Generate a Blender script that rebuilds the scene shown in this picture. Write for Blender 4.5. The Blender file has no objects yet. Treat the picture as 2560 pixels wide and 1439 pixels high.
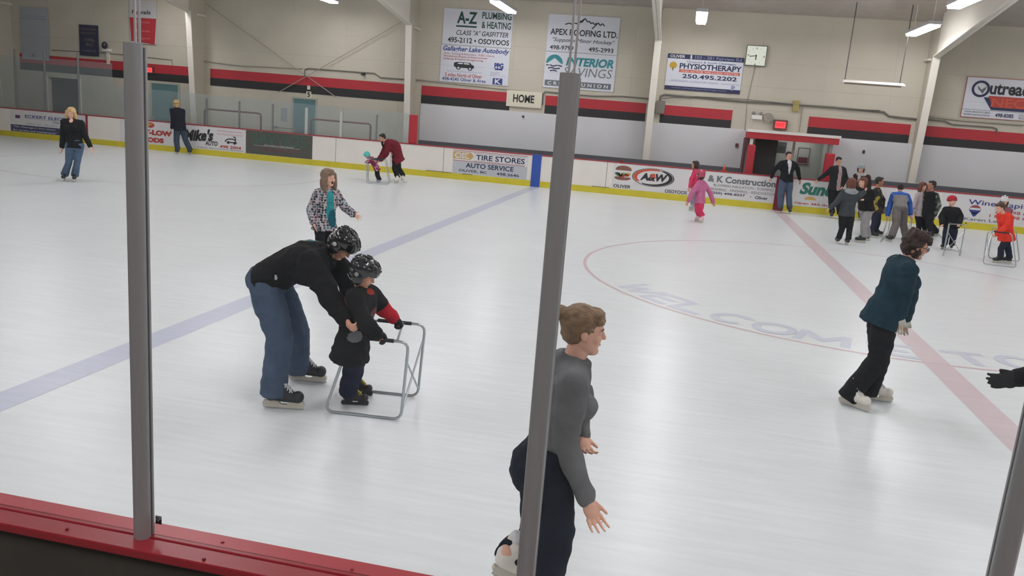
import bpy, bmesh, math, random
import numpy as np
from mathutils import Vector, Matrix, noise

random.seed(7)
SC = bpy.context.scene
COL = SC.collection

# ------------------------------------------------------------------ camera, world, exposure
F_PX = 2045.5
CAM = np.array([0.0, 0.0, 2.43])
_yaw, _pit, _rol = -0.192537, 0.212299, 0.079217
_cy, _sy, _cp, _sp = math.cos(_yaw), math.sin(_yaw), math.cos(_pit), math.sin(_pit)
FW = np.array([_sy*_cp, _cy*_cp, -_sp])
_r0 = np.array([_cy, -_sy, 0.0]); _u0 = np.cross(_r0, FW)
RT = math.cos(_rol)*_r0 + math.sin(_rol)*_u0
UP = -math.sin(_rol)*_r0 + math.cos(_rol)*_u0
FH = np.array([FW[0], FW[1], 0.0]); FH /= np.linalg.norm(FH)      # horizontal view direction
RH = np.array([FH[1], -FH[0], 0.0])                               # horizontal right
ZZ = np.array([0.0, 0.0, 1.0])

cd = bpy.data.cameras.new('camera'); cam = bpy.data.objects.new('camera', cd); COL.objects.link(cam)
cd.sensor_width = 36.0; cd.lens = F_PX/2560*36.0; cd.clip_start = 0.05; cd.clip_end = 200
M = Matrix(((RT[0], UP[0], -FW[0], CAM[0]), (RT[1], UP[1], -FW[1], CAM[1]), (RT[2], UP[2], -FW[2], CAM[2]), (0, 0, 0, 1)))
cam.matrix_world = M
SC.camera = cam

w = bpy.data.worlds.new('world'); SC.world = w; w.use_nodes = True
w.node_tree.nodes['Background'].inputs[0].default_value = (0.5, 0.5, 0.5, 1)
w.node_tree.nodes['Background'].inputs[1].default_value = 0.02
SC.view_settings.view_transform = 'Standard'; SC.view_settings.look = 'None'
SC.view_settings.exposure = 0.0; SC.view_settings.gamma = 1.0
LAMP = 32.0                                                       # brightness of the fluorescent diffusers

# a reading of the photograph (px of 2560x1439) turned into a place in the rink
def ray(px, py):
    x = (px-1280)/F_PX; y = -(py-719.5)/F_PX
    return RT*x + UP*y + FW
def on_z(px, py, z=0.0):
    d = ray(px, py); return CAM + d*((z-CAM[2])/d[2])
def on_y(px, py, y):
    d = ray(px, py); return CAM + d*(y/d[1])
def at_d(px, py, dep):
    d = ray(px, py); return CAM + d*(dep/float(d@FH))
def depth_of(p): return float((np.asarray(p)-CAM)@FH)

# ------------------------------------------------------------------ materials
def lin(c):
    if isinstance(c, str):
        c = tuple(int(c[i:i+2], 16) for i in (0, 2, 4))
    return tuple((v/255/12.92 if v/255 <= .04045 else ((v/255+.055)/1.055)**2.4) for v in c)
_m = {}
def mat(name, c, rough=.6, metal=0., spec=.5, bump=0., bscale=40., var=0., vscale=6., gain=1., coat=0.):
    if name in _m: return _m[name]
    m = bpy.data.materials.new(name); m.use_nodes = True; nt = m.node_tree; b = nt.nodes['Principled BSDF']
    col = tuple(min(v*gain, .92) for v in lin(c))
    b.inputs['Base Color'].default_value = (*col, 1); b.inputs['Roughness'].default_value = rough
    b.inputs['Metallic'].default_value = metal; b.inputs['Specular IOR Level'].default_value = spec
    b.inputs['Coat Weight'].default_value = coat
    if var or bump:
        tc = nt.nodes.new('ShaderNodeTexCoord')
    if var:
        n = nt.nodes.new('ShaderNodeTexNoise'); n.inputs['Scale'].default_value = vscale; n.inputs['Detail'].default_value = 5
        nt.links.new(tc.outputs['Object'], n.inputs['Vector'])
        r = nt.nodes.new('ShaderNodeMapRange'); r.inputs[1].default_value = .3; r.inputs[2].default_value = .7
        r.inputs[3].default_value = 1-var; r.inputs[4].default_value = 1+var*.6
        nt.links.new(n.outputs['Fac'], r.inputs[0])
        mx = nt.nodes.new('ShaderNodeVectorMath'); mx.operation = 'SCALE'; mx.inputs[0].default_value = col
        nt.links.new(r.outputs[0], mx.inputs['Scale']); nt.links.new(mx.outputs[0], b.inputs['Base Color'])
    if bump:
        n2 = nt.nodes.new('ShaderNodeTexNoise'); n2.inputs['Scale'].default_value = bscale; n2.inputs['Detail'].default_value = 3
        nt.links.new(tc.outputs['Object'], n2.inputs['Vector'])
        bp = nt.nodes.new('ShaderNodeBump'); bp.inputs['Strength'].default_value = bump; bp.inputs['Distance'].default_value = .02
        nt.links.new(n2.outputs['Fac'], bp.inputs['Height']); nt.links.new(bp.outputs[0], b.inputs['Normal'])
    _m[name] = m; return m
def cloth(name, c, gain=1.25, rough=.9, var=.18, bump=.18, bs=110):
    return mat(name, c, rough=rough, spec=.2, bump=bump, bscale=bs, var=var, vscale=9, gain=gain)
def emis(name, c, s):
    if name in _m: return _m[name]
    m = bpy.data.materials.new(name); m.use_nodes = True; nt = m.node_tree; nt.nodes.clear()
    e = nt.nodes.new('ShaderNodeEmission'); o = nt.nodes.new('ShaderNodeOutputMaterial')
    e.inputs[0].default_value = (*lin(c), 1); e.inputs[1].default_value = s
    nt.links.new(e.outputs[0], o.inputs[0]); _m[name] = m; return m
def cells(name, cols, scale, rough=.9, stops=None, feature='F1', stretch=(1, 1, 1), gain=1.2):
    """patterned cloth: voronoi cells, each cell one of the colours"""
    if name in _m: return _m[name]
    m = bpy.data.materials.new(name); m.use_nodes = True; nt = m.node_tree; b = nt.nodes['Principled BSDF']
    b.inputs['Roughness'].default_value = rough; b.inputs['Specular IOR Level'].default_value = .2
    tc = nt.nodes.new('ShaderNodeTexCoord'); mp = nt.nodes.new('ShaderNodeMapping'); mp.inputs['Scale'].default_value = stretch
    v = nt.nodes.new('ShaderNodeTexVoronoi'); v.inputs['Scale'].default_value = scale
    nt.links.new(tc.outputs['Object'], mp.inputs[0]); nt.links.new(mp.outputs[0], v.inputs['Vector'])
    sp = nt.nodes.new('ShaderNodeSeparateColor'); cr = nt.nodes.new('ShaderNodeValToRGB'); cr.color_ramp.interpolation = 'CONSTANT'
    nt.links.new(v.outputs['Color'], sp.inputs[0]); nt.links.new(sp.outputs[0], cr.inputs[0])
    n = len(cols)
    while len(cr.color_ramp.elements) < n: cr.color_ramp.elements.new(.5)
    for i, c in enumerate(cols):
        cr.color_ramp.elements[i].position = (stops[i] if stops else i/n)
        cr.color_ramp.elements[i].color = (*[min(.9, q*gain) for q in lin(c)], 1)
    nt.links.new(cr.outputs[0], b.inputs['Base Color']); _m[name] = m; return m

def spots(name, base, dots, scale, thr=.34, gain=1.2):
    m = cells(name, dots, scale, gain=gain); nt = m.node_tree; b = nt.nodes['Principled BSDF']; L = nt.links
    v = [n for n in nt.nodes if n.type == 'TEX_VORONOI'][0]; cr = [n for n in nt.nodes if n.type == 'VALTORGB'][0]; v.inputs['Randomness'].default_value = .45
    mm = nt.nodes.new('ShaderNodeMath'); mm.operation = 'LESS_THAN'; mm.inputs[1].default_value = thr; L.new(v.outputs['Distance'], mm.inputs[0])
    mx = nt.nodes.new('ShaderNodeMix'); mx.data_type = 'RGBA'; L.new(mm.outputs[0], mx.inputs[0]); mx.inputs[6].default_value = (*[min(.9, q*gain) for q in lin(base)], 1)
    L.new(cr.outputs[0], mx.inputs[7]); L.new(mx.outputs[2], b.inputs['Base Color']); return m

def ice(name, c, gain=1.0):
    if name in _m: return _m[name]
    m = bpy.data.materials.new(name); m.use_nodes = True; nt = m.node_tree; b = nt.nodes['Principled BSDF']; L = nt.links
    tc = nt.nodes.new('ShaderNodeTexCoord')
    def nz(scale, stretch, det=4, rot=0.):
        mp = nt.nodes.new('ShaderNodeMapping'); mp.inputs['Scale'].default_value = stretch; mp.inputs['Rotation'].default_value = (0, 0, rot)
        n = nt.nodes.new('ShaderNodeTexNoise'); n.inputs['Scale'].default_value = scale; n.inputs['Detail'].default_value = det
        L.new(tc.outputs['Object'], mp.inputs[0]); L.new(mp.outputs[0], n.inputs['Vector']); return n
    def rng(n, a, bb, c_, d):
        r = nt.nodes.new('ShaderNodeMapRange'); r.inputs[1].default_value = a; r.inputs[2].default_value = bb
        r.inputs[3].default_value = c_; r.inputs[4].default_value = d; L.new(n.outputs['Fac'], r.inputs[0]); return r
    n1 = nz(.55, (1, 1, 1), 5); n2 = nz(3.0, (.5, 2.2, 1), 6, .15); n3 = nz(7.0, (.22, 2.6, 1), 3, -.12)
    r1 = rng(n1, .3, .7, .975, 1.02); r2 = rng(n2, .25, .75, .975, 1.02); r3 = rng(n3, .35, .8, .985, 1.07)
    m1 = nt.nodes.new('ShaderNodeMath'); m1.operation = 'MULTIPLY'; L.new(r1.outputs[0], m1.inputs[0]); L.new(r2.outputs[0], m1.inputs[1])
    m2 = nt.nodes.new('ShaderNodeMath'); m2.operation = 'MULTIPLY'; L.new(m1.outputs[0], m2.inputs[0]); L.new(r3.outputs[0], m2.inputs[1])
    sc = nt.nodes.new('ShaderNodeVectorMath'); sc.operation = 'SCALE'; sc.inputs[0].default_value = [min(.93, v*gain) for v in lin(c)]
    L.new(m2.outputs[0], sc.inputs['Scale']); L.new(sc.outputs[0], b.inputs['Base Color'])
    b.inputs['Roughness'].default_value = .285
    b.inputs['Specular IOR Level'].default_value = .45; b.inputs['IOR'].default_value = 1.31
    nb = nz(20.0, (.5, 1.6, 1), 5, .2)
    bp = nt.nodes.new('ShaderNodeBump'); bp.inputs['Strength'].default_value = .03; bp.inputs['Distance'].default_value = .01
    L.new(nb.outputs['Fac'], bp.inputs['Height']); L.new(bp.outputs[0], b.inputs['Normal'])
    _m[name] = m; return m

def glass(name, tint, clear=.93):
    """thin sheet: mostly clear, a little sheen"""
    if name in _m: return _m[name]
    m = bpy.data.materials.new(name); m.use_nodes = True; nt = m.node_tree; nt.nodes.clear()
    o = nt.nodes.new('ShaderNodeOutputMaterial'); t = nt.nodes.new('ShaderNodeBsdfTransparent'); g = nt.nodes.new('ShaderNodeBsdfGlossy')
    d = nt.nodes.new('ShaderNodeBsdfDiffuse'); mx = nt.nodes.new('ShaderNodeMixShader'); mx2 = nt.nodes.new('ShaderNodeMixShader')
    t.inputs[0].default_value = (*tint, 1); g.inputs['Roughness'].default_value = .03; g.inputs['Color'].default_value = (.9, .95, 1, 1)
    d.inputs[0].default_value = (.62, .70, .72, 1)
    fr = nt.nodes.new('ShaderNodeFresnel'); fr.inputs[0].default_value = 1.2
    mx2.inputs[0].default_value = 1-clear; nt.links.new(t.outputs[0], mx2.inputs[1]); nt.links.new(d.outputs[0], mx2.inputs[2])
    nt.links.new(fr.outputs[0], mx.inputs[0]); nt.links.new(mx2.outputs[0], mx.inputs[1]); nt.links.new(g.outputs[0], mx.inputs[2])
    nt.links.new(mx.outputs[0], o.inputs[0]); _m[name] = m; return m

# ------------------------------------------------------------------ mesh helpers
def V(*a): return np.array(a, float)
def nrm(v):
    v = np.asarray(v, float); n = np.linalg.norm(v); return v/n if n > 1e-9 else v
def perp(d):
    d = nrm(d); a = np.cross(d, ZZ)
    if np.linalg.norm(a) < 1e-3: a = np.cross(d, V(1, 0, 0))
    a = nrm(a); return a, np.cross(a, d)

class MB:
    """collects shapes; link() makes ONE mesh object of them"""
    def __init__(s): s.v = []; s.f = []
    def add(s, vs, fs):
        o = len(s.v); s.v += [tuple(map(float, p)) for p in vs]; s.f += [tuple(i+o for i in f) for f in fs]; return s
    def box(s, a, b):
        x0, y0, z0 = a; x1, y1, z1 = b
        return s.add([(x0,y0,z0),(x1,y0,z0),(x1,y1,z0),(x0,y1,z0),(x0,y0,z1),(x1,y0,z1),(x1,y1,z1),(x0,y1,z1)],
                     [(0,3,2,1),(4,5,6,7),(0,1,5,4),(1,2,6,5),(2,3,7,6),(3,0,4,7)])
    def obox(s, c, ax, ay, az):
        c = np.asarray(c, float); vs = [c+i*ax+j*ay+k*az for k in (-1, 1) for i, j in ((-1,-1),(1,-1),(1,1),(-1,1))]
        return s.add(vs, [(0,3,2,1),(4,5,6,7),(0,1,5,4),(1,2,6,5),(2,3,7,6),(3,0,4,7)])
    def quad(s, a, b, c, d): return s.add([a, b, c, d], [(0, 1, 2, 3)])
    def loft(s, secs, n=20):
        """secs: (centre, right vector, forward vector) ellipse sections, capped"""
        vs = []; fs = []
        for c, a, b in secs:
            for i in range(n):
                t = 2*math.pi*i/n; vs.append(np.asarray(c)+np.asarray(a)*math.cos(t)+np.asarray(b)*math.sin(t))
        m = len(secs)
        for k in range(m-1):
            for i in range(n):
                j = (i+1) % n; fs.append((k*n+i, k*n+j, (k+1)*n+j, (k+1)*n+i))
        vs.append(secs[0][0]); vs.append(secs[-1][0])
        for i in range(n):
            j = (i+1) % n; fs.append((m*n, j, i)); fs.append((m*n+1, (m-1)*n+i, (m-1)*n+j))
        return s.add(vs, fs)
    def cone(s, A, B, ra, rb, n=14):
        A = np.asarray(A, float); B = np.asarray(B, float)
        if np.linalg.norm(B-A) < 1e-6: return s
        a, b = perp(B-A); return s.loft([(A, a*ra, b*ra), (B, a*rb, b*rb)], n)
    def ell(s, c, ax, ay, az, n=16, m=10):
        c = np.asarray(c, float); vs = []; fs = []
        for k in range(1, m):
            p = math.pi*k/m
            for i in range(n):
                t = 2*math.pi*i/n
                vs.append(c+np.asarray(ax)*math.sin(p)*math.cos(t)+np.asarray(ay)*math.sin(p)*math.sin(t)+np.asarray(az)*math.cos(p))
        for k in range(m-2):
            for i in range(n):
                j = (i+1) % n; fs.append((k*n+i, (k+1)*n+i, (k+1)*n+j, k*n+j))
        vs.append(c+np.asarray(az)); vs.append(c-np.asarray(az)); T = (m-1)*n
        for i in range(n):
            j = (i+1) % n; fs.append((T, i, j)); fs.append((T+1, (m-2)*n+j, (m-2)*n+i))
        return s.add(vs, fs)
    def ball(s, c, r, n=14, m=9): return s.ell(c, V(r,0,0), V(0,r,0), V(0,0,r), n, m)
    def limb(s, pts, rs):
        for i in range(len(pts)-1): s.cone(pts[i], pts[i+1], rs[i], rs[i+1])
        for p, r in zip(pts, rs): s.ball(p, r)
        return s
    def tube(s, pts, r, n=10, closed=False):
        pts = [np.asarray(p, float) for p in pts]; N = len(pts); vs = []; fs = []; pa = None
        for k in range(N):
            d = pts[(k+1) % N]-pts[k-1] if closed or 0 < k < N-1 else (pts[1]-pts[0] if k == 0 else pts[-1]-pts[-2])
            d = nrm(d)
            if pa is None: a, b = perp(d)
            else:
                a = pa-d*(pa@d); a = nrm(a); b = np.cross(a, d)
            pa = a
            for i in range(n):
                t = 2*math.pi*i/n; vs.append(pts[k]+a*r*math.cos(t)+b*r*math.sin(t))
        for k in range(N if closed else N-1):
            q = (k+1) % N
            for i in range(n):
                j = (i+1) % n; fs.append((k*n+i, k*n+j, q*n+j, q*n+i))
        if not closed:
            fs.append(tuple(range(n))[::-1]); fs.append(tuple((N-1)*n+i for i in range(n)))
        return s.add(vs, fs)
    def mesh(s, name, org=None):
        me = bpy.data.meshes.new(name)
        o = np.zeros(3) if org is None else np.asarray(org)
        me.from_pydata([tuple(np.asarray(p)-o) for p in s.v], [], s.f); me.update(); return me
    def link(s, name, m, parent=None, org=None, smooth=False, bevel=0.):
        if org is None and parent is not None: org = root_loc(parent)
        me = s.mesh(name, org); me.materials.append(m)
        if smooth: me.polygons.foreach_set('use_smooth', [True]*len(me.polygons))
        o = bpy.data.objects.new(name, me); COL.objects.link(o)
        if parent is not None: o.parent = parent
        elif org is not None: o.location = org
        if bevel:
            b = o.modifiers.new('bevel', 'BEVEL'); b.width = bevel; b.segments = 2; b.limit_method = 'ANGLE'
        return o

def root_loc(o):
    while o.parent is not None: o = o.parent
    return np.array(o.location)
def thing(name, label, cat, loc, group=None):
    o = bpy.data.objects.new(name, None); COL.objects.link(o); o.location = loc; o.empty_display_size = .1
    return tag(o, label, cat, group)
def tag(o, label, cat, group=None):
    o['label'] = label; o['category'] = cat
    if group: o['group'] = group
    return o
def struct(o): o['kind'] = 'structure'; return o

def solid(mb, name, m, parent, vox, smooth=4, wrinkle=None, paint=None):
    """the collected shapes grown together into one continuous surface"""
    org = root_loc(parent); me = mb.mesh('tmp', org); t = bpy.data.objects.new('tmp', me); COL.objects.link(t)
    r = t.modifiers.new('r', 'REMESH'); r.mode = 'VOXEL'; r.voxel_size = vox; r.use_smooth_shade = True
    if smooth:
        s = t.modifiers.new('s', 'SMOOTH'); s.factor = .5; s.iterations = smooth
    dg = bpy.context.evaluated_depsgraph_get(); dg.update()
    me2 = bpy.data.meshes.new_from_object(t.evaluated_get(dg)); bpy.data.objects.remove(t); bpy.data.meshes.remove(me)
    me2.name = name; me2.materials.clear(); me2.materials.append(m)
    if wrinkle:
        amp, sc = wrinkle; n = len(me2.vertices)
        co = np.empty(n*3); me2.vertices.foreach_get('co', co); co = co.reshape(-1, 3)
        no = np.empty(n*3); me2.vertices.foreach_get('normal', no); no = no.reshape(-1, 3)
        ox = random.random()*50
        h = np.array([.6-2*abs(noise.noise(Vector((p[0]*sc+ox, p[1]*sc, p[2]*sc*1.5))))+.5*noise.noise(Vector((p[0]*sc*2.3, p[1]*sc*2.3+ox, p[2]*sc*2))) for p in co])
        co = co+no*(h*amp)[:, None]; me2.vertices.foreach_set('co', co.ravel()); me2.update()
    if paint:
        for pm, c, rad in paint:
            me2.materials.append(pm); k = len(me2.materials)-1; c = np.asarray(c)-org
            rad = np.asarray(rad, float)
            for p in me2.polygons:
                d = (np.array(p.center)-c)/rad
                if d@d < 1: p.material_index = k
    me2.polygons.foreach_set('use_smooth', [True]*len(me2.polygons))
    o = bpy.data.objects.new(name, me2); COL.objects.link(o); o.parent = parent; return o

# ------------------------------------------------------------------ flat signs with lettering
def text_mesh(s, bold=0., shear=0., space=1.0):
    c = bpy.data.curves.new('t', 'FONT'); c.body = s; c.offset = bold; c.shear = shear; c.space_character = space; c.resolution_u = 3
    c.fill_mode = 'FRONT'
    t = bpy.data.objects.new('t', c); COL.objects.link(t)
    dg = bpy.context.evaluated_depsgraph_get(); dg.update()
    me = bpy.data.meshes.new_from_object(t.evaluated_get(dg)); bpy.data.objects.remove(t); bpy.data.curves.remove(c)
    return me
class Sign:
    """an upright panel facing the rink; (u, v) run 0..1 over its face"""
    def __init__(s, name, label, cat, y, x0, x1, z0, z1, m, group=None, thick=.02, frame=None):
        s.x0, s.x1, s.z0, s.z1, s.y = x0, x1, z0, z1, y; s.k = 0
        s.o = thing(name, label, cat, ((x0+x1)/2, y, z0), group)
        MB().box((x0, y-thick, z0), (x1, y, z1)).link('panel', m, s.o)
        s.f = y-thick
        if frame:
            b = MB(); w = frame[1]
            for a, c in (((x0-w, z0-w), (x1+w, z0)), ((x0-w, z1), (x1+w, z1+w)), ((x0-w, z0), (x0, z1)), ((x1, z0), (x1+w, z1))):
                b.box((a[0], y-thick-.01, a[1]), (c[0], y, c[1]))
            b.link('frame', frame[0], s.o)
    def p(s, u, v, lift=.004): return V(s.x0+(s.x1-s.x0)*u, s.f-lift, s.z0+(s.z1-s.z0)*v)
    def text(s, t, u0, u1, v0, v1, m, bold=.012, shear=0., space=1., tilt=0., name='lettering', lift=.006):
        me = text_mesh(t, bold, shear, space); n = len(me.vertices); co = np.empty(n*3); me.vertices.foreach_get('co', co); co = co.reshape(-1, 3)
        if n == 0: return
        a, b = co.min(0), co.max(0); uu = (co[:, 0]-a[0])/(b[0]-a[0]); vv = (co[:, 1]-a[1])/(b[1]-a[1])
        U = u0+(u1-u0)*uu; W = v0+(v1-v0)*vv+tilt*uu
        q = np.stack([s.x0+(s.x1-s.x0)*U, np.full(n, s.f-lift), s.z0+(s.z1-s.z0)*W], 1)-root_loc(s.o)
        me.vertices.foreach_set('co', q.ravel()); me.update(); me.materials.clear(); me.materials.append(m); me.name = name
        o = bpy.data.objects.new(name, me); COL.objects.link(o); o.parent = s.o; return o
    def poly(s, pts, m, name='emblem', lift=.004):
        vs = [s.p(u, v, lift) for u, v in pts]; return MB().add(vs, [tuple(range(len(vs)))]).link(name, m, s.o)
    def rect(s, u0, u1, v0, v1, m, name='band', lift=.003): return s.poly([(u0, v0), (u1, v0), (u1, v1), (u0, v1)], m, name, lift)
    def oval(s, u, v, ru, rv, m, name='emblem', lift=.004, a0=0., a1=360., n=36):
        pts = [(u+ru*math.cos(math.radians(a0+(a1-a0)*i/n)), v+rv*math.sin(math.radians(a0+(a1-a0)*i/n))) for i in range(n+(0 if a1-a0 >= 360 else 1))]
        return s.poly(pts, m, name, lift)
    def ring(s, u, v, ru, rv, ru2, rv2, m, a0=0., a1=360., du=0., dv=0., name='emblem', lift=.005, n=40):
        b = MB(); vs = []; fs = []
        for i in range(n+1):
            t = math.radians(a0+(a1-a0)*i/n); c, q = math.cos(t), math.sin(t)
            vs += [s.p(u+ru*c, v+rv*q, lift), s.p(u+du+ru2*c, v+dv+rv2*q, lift)]
        for i in range(n): fs.append((2*i, 2*i+1, 2*i+3, 2*i+2))
        return b.add(vs, fs).link(name, m, s.o)
    def strokes(s, lines, wd, m, name='drawing', lift=.005):
        b = MB()
        for ln in lines:
            P = [s.p(u, v, lift) for u, v in ln]
            for A, B in zip(P[:-1], P[1:]):
                d = nrm(B-A); nn = np.cross(d, V(0, 1, 0))*wd; b.quad(A-nn, B-nn, B+nn, A+nn)
        return b.link(name, m, s.o)

# ------------------------------------------------------------------ main measures
D = 27.25            # ice-side face of the far boards
YW = 29.25           # far wall
XL, XR = -30.5, 20.0
YN = 2.12            # ice-side edge of the near boards
HB = 1.056           # height of the boards
XC = 3.08            # red centre line
XB = -4.81           # blue line
YC = 14.33           # centre of the rink circle
EAVE, SLOPE, YR = 6.2, .15, 14.5
def ceil_z(y): return EAVE+SLOPE*(YW-y) if y > YR else EAVE+SLOPE*(YW-YR)-SLOPE*(YR-y)

M_ICE = ice('ice', 'd5dadb', 1.10)
M_WALL = mat('cream_wall_panel', 'bdb8a6', .75, var=.05, vscale=1.5, gain=1.15)
M_DADO = mat('pale_grey_wall_panel', 'b9babc', .6, var=.05, vscale=.8, gain=1.46)
M_CEIL = mat('ceiling_insulation', 'a39d95', .8, var=.08, vscale=3, gain=1.25)
M_STEEL = mat('cream_painted_steel', 'cfcbc0', .5, gain=1.2)
M_RED = mat('red_wall_stripe', 'ac2a34', .6, var=.06, gain=1.15)
M_BLACK = mat('black_wall_stripe', '2a2829', .6)
M_BOARD = mat('white_board_plastic', 'd2cdc6', .4, var=.03, vscale=2, gain=1.38)
M_YEL = mat('yellow_kick_plate', 'c2b52c', .45, var=.08, vscale=5, gain=1.25)
M_CAP = mat('red_cap_plastic', 'b02c38', .36, spec=.6, var=.06, vscale=3, gain=.95)
M_CAPF = mat('red_cap_rail', '9c2f38', .5, gain=1.1)
M_DK = mat('dark_rubber', '46443d', .8, var=.1, gain=1.3)
M_BENCH = mat('dark_grey_bench_paint', '55565c', .6, gain=1.1)
M_ALU = mat('grey_anodised_metal', 'a3a3a2', .45, metal=.3, gain=1.15)
M_CHROME = mat('bare_steel_tube', 'b4bbbf', .3, metal=.85)
M_BLADE = mat('blade_steel', 'c8ccce', .2, metal=.9)
M_WHITE = mat('white_paint', 'dedcd6', .5, gain=1.1)
M_GREYCONC = mat('grey_concrete', '8a8782', .85, var=.1, vscale=2)

# ------------------------------------------------------------------ the shell
def wall_mat():
    m = mat('cream_wall_sheeting', 'bab4a5', .75, gain=1.18, var=.05, vscale=1.2)
    nt = m.node_tree; b = nt.nodes['Principled BSDF']
    tc = nt.nodes.new('ShaderNodeTexCoord'); br = nt.nodes.new('ShaderNodeTexBrick')
    mp = nt.nodes.new('ShaderNodeMapping'); mp.inputs['Rotation'].default_value = (math.pi/2, 0, 0)
    br.offset = 0; br.inputs['Scale'].default_value = 1; br.inputs['Brick Width'].default_value = 2.1; br.inputs['Row Height'].default_value = 1.55
    br.inputs['Mortar Size'].default_value = .012; br.inputs['Mortar Smooth'].default_value = .6
    nt.links.new(tc.outputs['Object'], mp.inputs[0]); nt.links.new(mp.outputs[0], br.inputs['Vector'])
    bp = nt.nodes.new('ShaderNodeBump'); bp.inputs['Strength'].default_value = .5; bp.inputs['Distance'].default_value = .01; bp.invert = True
    nt.links.new(br.outputs['Fac'], bp.inputs['Height']); nt.links.new(bp.outputs[0], b.inputs['Normal']); return m
M_SHEET = wall_mat()
DOORS = ((-25.3, -23.85, 0, 2.32), (2.27, 4.62, 0, 2.30))       # openings in the far wall
b = MB(); xs = [XL]
for x0, x1, z0, z1 in DOORS: xs += [x0, x1]
xs.append(XR)
for i in range(0, len(xs), 2): b.box((xs[i], YW, 0), (xs[i+1], YW+.2, 6.6))
for x0, x1, z0, z1 in DOORS: b.box((x0, YW, z1), (x1, YW+.2, 6.6))
struct(b.link('wall_far', M_SHEET))
struct(MB().box((XL-.2, -8, -.2), (XL, YW+.2, 9)).link('wall_left', M_WALL))
struct(MB().box((XR, -8, -.2), (XR+.2, YW+.2, 9)).link('wall_right', M_WALL))
struct(MB().box((XL, -8.2, -.2), (XR, -8, 9)).link('wall_near', mat('near_wall_block', '6f6a64', .8)))
struct(MB().box((XL-.2, -8.2, -.3), (XR+.2, YW+2.4, -.02)).link('floor', M_GREYCONC))
b = MB()
for ya, yb in ((YW+.3, YR), (YR, -8.3)):
    za, zb = ceil_z(ya), ceil_z(yb)
    b.add([(XL-.3, ya, za), (XR+.3, ya, za), (XR+.3, yb, zb), (XL-.3, yb, zb), (XL-.3, ya, za+.15), (XR+.3, ya, za+.15), (XR+.3, yb, zb+.15), (XL-.3, yb, zb+.15)],
          [(0,1,2,3), (4,7,6,5), (0,4,5,1), (1,5,6,2), (2,6,7,3), (3,7,4,0)])
struct(b.link('ceiling', M_CEIL))
# pale lower lining and the red and black bands, interrupted at the columns and the doorway
COLX = (-26.9, -18.36, -9.87, -1.29, 7.2, 15.7)
b = MB(); b.box((-9.62, YW-.03, 0), (2.0, YW, 2.43)); b.box((4.75, YW-.03, 0), (XR, YW, 2.40)); struct(b.link('trim_1', M_DADO))
segs = [(-30.4, -27.1), (-26.55, -18.5), (-18.1, -10.05), (-9.62, -6.32), (-5.04, -1.5), (-1.0, 1.4), (3.88, 7.06), (7.42, 15.5)]
def band_z(x): return -.0045*(x+10)
b = MB(); c = MB()
for x0, x1 in segs:
    for q, za, zb in ((b, 2.745, 3.08), (c, 2.455, 2.745)):
        d0, d1 = band_z(x0), band_z(x1)
        q.add([(x0, YW-.012, za+d0), (x1, YW-.012, za+d1), (x1, YW, za+d1), (x0, YW, za+d0), (x0, YW-.012, zb+d0), (x1, YW-.012, zb+d1), (x1, YW, zb+d1), (x0, YW, zb+d0)],
              [(0,3,2,1),(4,5,6,7),(0,1,5,4),(1,2,6,5),(2,3,7,6),(3,0,4,7)])
struct(b.link('trim_2', M_RED)); struct(c.link('trim_3', M_BLACK))
# rooms behind the openings
def recess(name, x0, x1, zt, dep, m):
    y0, y1 = YW+.2, YW+.2+dep
    struct(MB().box((x0, y1, -.02), (x1, y1+.05, zt)).link('wall_back_'+name, m)); struct(MB().box((x0-.05, y0, -.02), (x0, y1, zt)).link('wall_left_'+name, m))
    struct(MB().box((x1, y0, -.02), (x1+.05, y1, zt)).link('wall_right_'+name, m)); struct(MB().box((x0, y0, zt), (x1, y1, zt+.05)).link('ceiling_'+name, m))
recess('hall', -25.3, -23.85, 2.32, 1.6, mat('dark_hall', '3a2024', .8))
recess('lobby', 2.27, 4.62, 2.30, .9, mat('lobby_wall', 'a3a8a5', .8, gain=1.1))
b = MB().box((2.28, YW+.12, 0), (3.02, YW+.16, 2.28)); tag(b.link('door', mat('dark_lobby_slab', '44433f', .6)), 'dark grey slab standing at the left inside the red doorway', 'door')  # flat slab that makes the left part of the opening dark

o = thing('ceiling_light', 'flat unseen ceiling light added to brighten the lobby inside the red doorway', 'ceiling light', (3.7, YW+.7, 2.28))  # lamp added to brighten the lobby, no such fitting is seen
MB().box((3.2, YW+.45, 2.26), (4.3, YW+.75, 2.298)).link('diffuser', emis('added_lobby_glow', 'fffaf0', 5.), o)
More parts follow.
